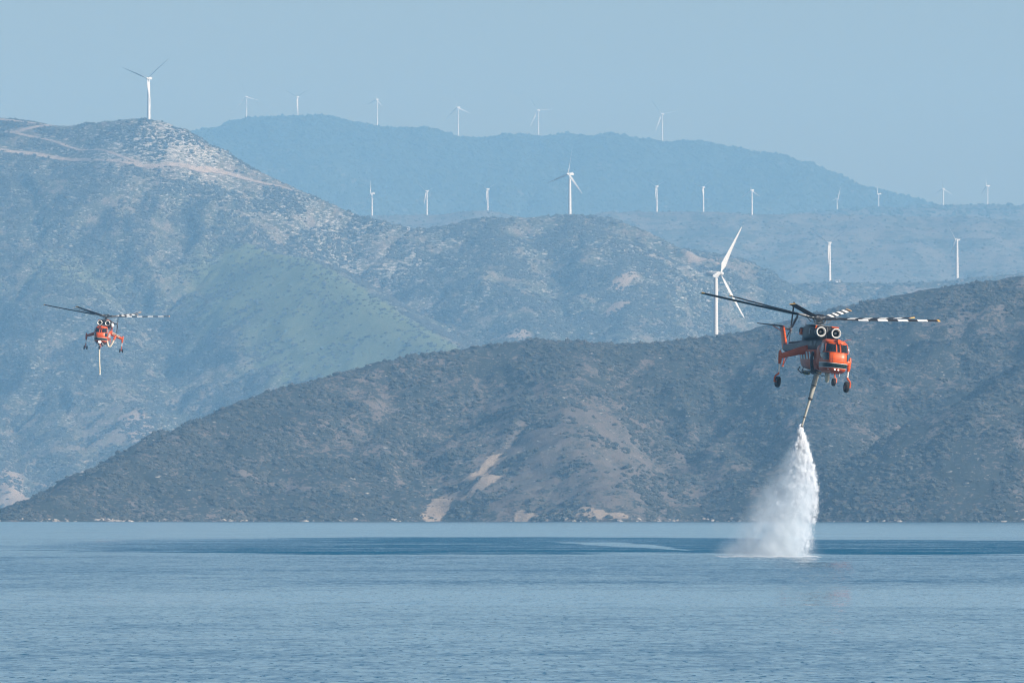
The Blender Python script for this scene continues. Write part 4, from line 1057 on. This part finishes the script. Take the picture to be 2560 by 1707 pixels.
t_.links.new(b_.outputs[0], m2_.inputs[1]); t_.links.new(tl_.outputs[0], m2_.inputs[2]); t_.links.new(m2_.outputs[0], mx_.inputs[2]); t_.links.new(mx_.outputs[0], t_.nodes['Material Output'].inputs['Surface'])
def points_group(name, mat):
    ng = bpy.data.node_groups.new(name, 'GeometryNodeTree')
    ng.interface.new_socket('Geometry', in_out='INPUT', socket_type='NodeSocketGeometry'); ng.interface.new_socket('Geometry', in_out='OUTPUT', socket_type='NodeSocketGeometry')
    n = ng.nodes; L = ng.links.new; gi = n.new('NodeGroupInput'); go = n.new('NodeGroupOutput')
    mp = n.new('GeometryNodeMeshToPoints'); at = n.new('GeometryNodeInputNamedAttribute'); at.data_type = 'FLOAT'; at.inputs['Name'].default_value = 'rad'
    sm = n.new('GeometryNodeSetMaterial'); sm.inputs['Material'].default_value = mat
    L(gi.outputs[0], mp.inputs['Mesh']); L(at.outputs['Attribute'], mp.inputs['Radius']); L(mp.outputs[0], sm.inputs['Geometry']); L(sm.outputs[0], go.inputs[0])
    return ng
def droplets(name, pts, rad, label):
    me = bpy.data.meshes.new(name); me.vertices.add(len(pts)); me.vertices.foreach_set('co', np.asarray(pts, np.float32).ravel())
    a = me.attributes.new('rad', 'FLOAT', 'POINT'); a.data.foreach_set('value', np.asarray(rad, np.float32))
    o = bpy.data.objects.new(name, me); link(o); md = o.modifiers.new('drops', 'NODES'); md.node_group = points_group(name + '_nodes', MAT_DROP)
    tag(o, label, 'water', kind='stuff'); return o
rng = np.random.default_rng(12)
# axis and half-width of the heavy fall, photo rows
rows = np.array([1066, 1080, 1100, 1130, 1160, 1190, 1220, 1250, 1280, 1310, 1340, 1370, 1390.])
cxs = np.array([2001, 2002, 2004, 2007, 2009, 2008, 2006, 2000, 1992, 1984, 1976, 1968, 1962.])
hws = np.array([1.5, 5, 10, 17, 24, 30, 37, 44, 50, 54, 58, 62, 66.])
P_, R_ = [], []
def emit(n, px, py, sp, depth, r):
    x = (px - 1280) / F * D1; z = CAMH + (YH - py) / F * D1
    q = rng.normal(size=(n, 3)) * np.array([sp, depth, sp * 1.5]) + np.array([x, D1, z])
    P_.append(q); R_.append(rng.uniform(r[0], r[1], n))
for k in range(680):                                    # clots of heavy water
    t = rng.random() ** 1.25; row = 1066 + t * 320
    c = np.interp(row, rows, cxs); h = np.interp(row, rows, hws)
    px = c + np.clip(rng.normal() * .60 + .15 * t, -1.6, .95) * h
    n = int(rng.uniform(.35, 1.0) ** 3 * 300 * (1 - t) ** .9) + 6
    sp = (.045 + .13 * t) * rng.uniform(.5, 1.5)
    emit(n, px, row, sp, .12 + .9 * t, (.012, .034 - .012 * t))
for k in range(16):                                     # solid jet at the nozzle
    row = 1066 + k * 3.2; emit(420, np.interp(row, rows, cxs), row, .03 + k * .012, .03 + k * .012, (.014, .03))
for k in range(240):                                    # ragged strands on the windward edge and trailing drops
    row = rng.uniform(1120, 1385); c = np.interp(row, rows, cxs); h = np.interp(row, rows, hws)
    px = c + h * rng.uniform(.4, .95) - (row > 1290) * rng.uniform(0, 14); emit(int(rng.uniform(8, 46)), px, row, rng.uniform(.04, .12), .3, (.010, .026))
n = 2500                                               # fine drops blown to the left
t = rng.random(n) ** .6; row = 1085 + t * 303; c = np.interp(row, rows, cxs); h = np.interp(row, rows, hws)
px = c - np.abs(rng.normal(size=n)) * (12 + 78 * t) * .8 + rng.normal(size=n) * h * .25
q = np.stack([(px - 1280) / F * D1, D1 + rng.normal(size=n) * (.2 + 1.3 * t), CAMH + (YH - row) / F * D1], -1)
P_.append(q); R_.append(rng.uniform(.006, .014, n))
P_ = np.concatenate(P_); R_ = np.concatenate(R_); ok = P_[:, 2] > .02
droplets('water_spray', P_[ok], R_[ok], 'bright white jet of water breaking into drops below the hose of the right helicopter')
# foam where it lands
n = 9000
px = np.concatenate([rng.normal(1950, 48, n // 2), rng.uniform(1770, 2055, n // 2)]); px = px[(px > 1795) & (px < 2046)]; n = len(px)
q = np.stack([(px - 1280) / F * D1, D1 + rng.normal(size=n) * (1.2 + 3.5 * np.abs(np.sin(px * .05))), np.abs(rng.normal(size=n)) * .03 * (1 + np.sin(px * .11 + np.sin(px * .04))) + .008], -1)
droplets('foam', q, rng.uniform(.006, .016, n), 'thin line of white foam on the water at the foot of the spray')

# drifting mist round the fall: a closed body of fine droplets
def mist(name, prof, dens, label, nscale, yspread=1.0, falloff=1.0):
    """prof: photo rows with left and right edges; lens-shaped in depth"""
    m = MB(); rg = []
    for row, l, r in prof:
        xl, z = px1(l, row); xr, _ = px1(r, row); c = (xl + xr) / 2; h = (xr - xl) / 2
        rg.append([(c + h * math.cos(a), D1 + max(h * .8, .15) * yspread * math.sin(a), max(z, .02)) for a in [2 * math.pi * k / 32 for k in range(32)]])
    m.rings(rg)
    mat = bpy.data.materials.new(name + '_vapour'); mat.use_nodes = True; t = mat.node_tree; t.nodes.remove(t.nodes['Principled BSDF']); L = t.links.new
    g = N(t, 'ShaderNodeNewGeometry'); sp = N(t, 'ShaderNodeSeparateXYZ'); L(g.outputs['Position'], sp.inputs[0])
    def M(op, a, c=None):
        x = N(t, 'ShaderNodeMath', operation=op)
        for i, v in enumerate((a, c)):
            if v is None: continue
            if isinstance(v, (int, float)): x.inputs[i].default_value = v
            else: L(v, x.inputs[i])
        return x.outputs[0]
    zt = px1(0, prof[0][0])[1]; zb = 0.0
    def curve(vals):
        fc = N(t, 'ShaderNodeFloatCurve'); cu = fc.mapping.curves[0]
        pts_ = [(max(0, min(1, (px1(0, row)[1] - zb) / (zt - zb))), v) for row, v in vals]; pts_.sort()
        while len(cu.points) < len(pts_): cu.points.new(.5, .5)
        for p_, (a, b) in zip(cu.points, pts_): p_.location = (a, b); p_.handle_type = 'VECTOR'
        fc.mapping.update(); return fc
    un = N(t, 'ShaderNodeMapRange', inp={1: zb, 2: zt, 3: 0., 4: 1.}); L(sp.outputs['Z'], un.inputs[0])
    xs = [(row, (px1(l, row)[0] + px1(r, row)[0]) / 2) for row, l, r in prof]; hs_ = [(row, (px1(r, row)[0] - px1(l, row)[0]) / 2) for row, l, r in prof]
    x0_ = min(v for _, v in xs) - .1; sx_ = max(v for _, v in xs) - x0_ + .1; hm = max(v for _, v in hs_)
    c1 = curve([(r_, (v - x0_) / sx_) for r_, v in xs]); L(un.outputs[0], c1.inputs['Value'])
    c2 = curve([(r_, v / hm) for r_, v in hs_]); L(un.outputs[0], c2.inputs['Value'])
    cx = M('ADD', M('MULTIPLY', c1.outputs[0], sx_), x0_); hh = M('ADD', M('MULTIPLY', c2.outputs[0], hm), .05)
    dx = M('DIVIDE', M('SUBTRACT', sp.outputs['X'], cx), hh); dy = M('DIVIDE', M('SUBTRACT', sp.outputs['Y'], D1), M('MULTIPLY', hh, .8 * yspread))
    # denser to the right, where the heavy water is
    rr_ = M('SQRT', M('ADD', M('MULTIPLY', dx, dx), M('MULTIPLY', dy, dy)))
    fl = N(t, 'ShaderNodeMapRange', inp={1: 1.0, 2: .1, 3: 0., 4: 1.}); fl.interpolation_type = 'SMOOTHERSTEP'; L(rr_, fl.inputs[0])
    mp = N(t, 'ShaderNodeMapping'); mp.inputs['Scale'].default_value = (nscale, nscale, nscale * .7); L(g.outputs['Position'], mp.inputs['Vector'])
    nz = N(t, 'ShaderNodeTexNoise', inp={'Scale': 1., 'Detail': 5., 'Roughness': .6}); L(mp.outputs[0], nz.inputs['Vector'])
    nr = N(t, 'ShaderNodeMapRange', inp={1: .36, 2: .68, 3: .15, 4: 1.6}); L(nz.outputs['Fac'], nr.inputs[0])
    lean = N(t, 'ShaderNodeMapRange', inp={1: -1., 2: .7, 3: .45, 4: 1.5}); L(dx, lean.inputs[0])
    den = M('MULTIPLY', M('MULTIPLY', M('MULTIPLY', fl.outputs[0], nr.outputs[0]), lean.outputs[0]), dens)
    fade = N(t, 'ShaderNodeMapRange', inp={1: zt, 2: zt * .72, 3: falloff, 4: 1.}); L(sp.outputs['Z'], fade.inputs[0])
    den = M('MULTIPLY', den, fade.outputs[0])
    pv = N(t, 'ShaderNodeVolumePrincipled'); pv.inputs['Color'].default_value = (.86, .94, 1., 1); pv.inputs['Anisotropy'].default_value = -.3; L(den, pv.inputs['Density'])
    L(pv.outputs[0], t.nodes['Material Output'].inputs['Volume'])
    me = m.mesh(name, [mat]); o = bpy.data.objects.new(name, me); link(o); tag(o, label, 'mist', kind='stuff')
    return o
mist('mist', [(1070, 1992, 2010), (1100, 1975, 2024), (1150, 1935, 2040), (1200, 1895, 2050), (1250, 1850, 2054), (1300, 1815, 2052), (1345, 1785, 2055), (1375, 1750, 2070), (1391, 1735, 2080)], .42, 'pale mist drifting left off the falling water below the right helicopter', .9, falloff=2.2)
mist('mist', [(1066, 1998, 2004), (1085, 1992, 2012), (1120, 1984, 2028), (1170, 1972, 2044), (1220, 1955, 2052), (1270, 1930, 2050), (1320, 1900, 2040), (1365, 1870, 2030), (1391, 1860, 2025)], .8, 'dense white vapour wrapped round the falling jet of water', 1.6, falloff=2.5)
SC.cycles.volume_step_rate = 1.0; SC.cycles.volume_max_steps = 256
# ------------------------------------------------------------------ haze
HZ_D = 0.96e-4
bm = bmesh.new(); bmesh.ops.create_cube(bm, size=1.0)
x0, x1, y0, y1, z0, z1 = -12300, 12300, -600, 19500, -4.0, 985
for v in bm.verts: v.co = Vector((x0 if v.co.x < 0 else x1, y0 if v.co.y < 0 else y1, z0 if v.co.z < 0 else z1))
me = bpy.data.meshes.new('haze'); bm.to_mesh(me); bm.free()
m = bpy.data.materials.new('pale_haze'); m.use_nodes = True; t = m.node_tree
t.nodes.remove(t.nodes['Principled BSDF'])
pv = t.nodes.new('ShaderNodeVolumePrincipled'); pv.inputs['Color'].default_value = (.235, .485, .755, 1); pv.inputs['Absorption Color'].default_value = (.4, .4, .4, 1); pv.inputs['Density'].default_value = HZ_D
pv.inputs['Anisotropy'].default_value = 0.0
t.links.new(pv.outputs[0], t.nodes['Material Output'].inputs['Volume'])
me.materials.append(m); o = bpy.data.objects.new('haze', me); link(o); o['kind'] = 'stuff'
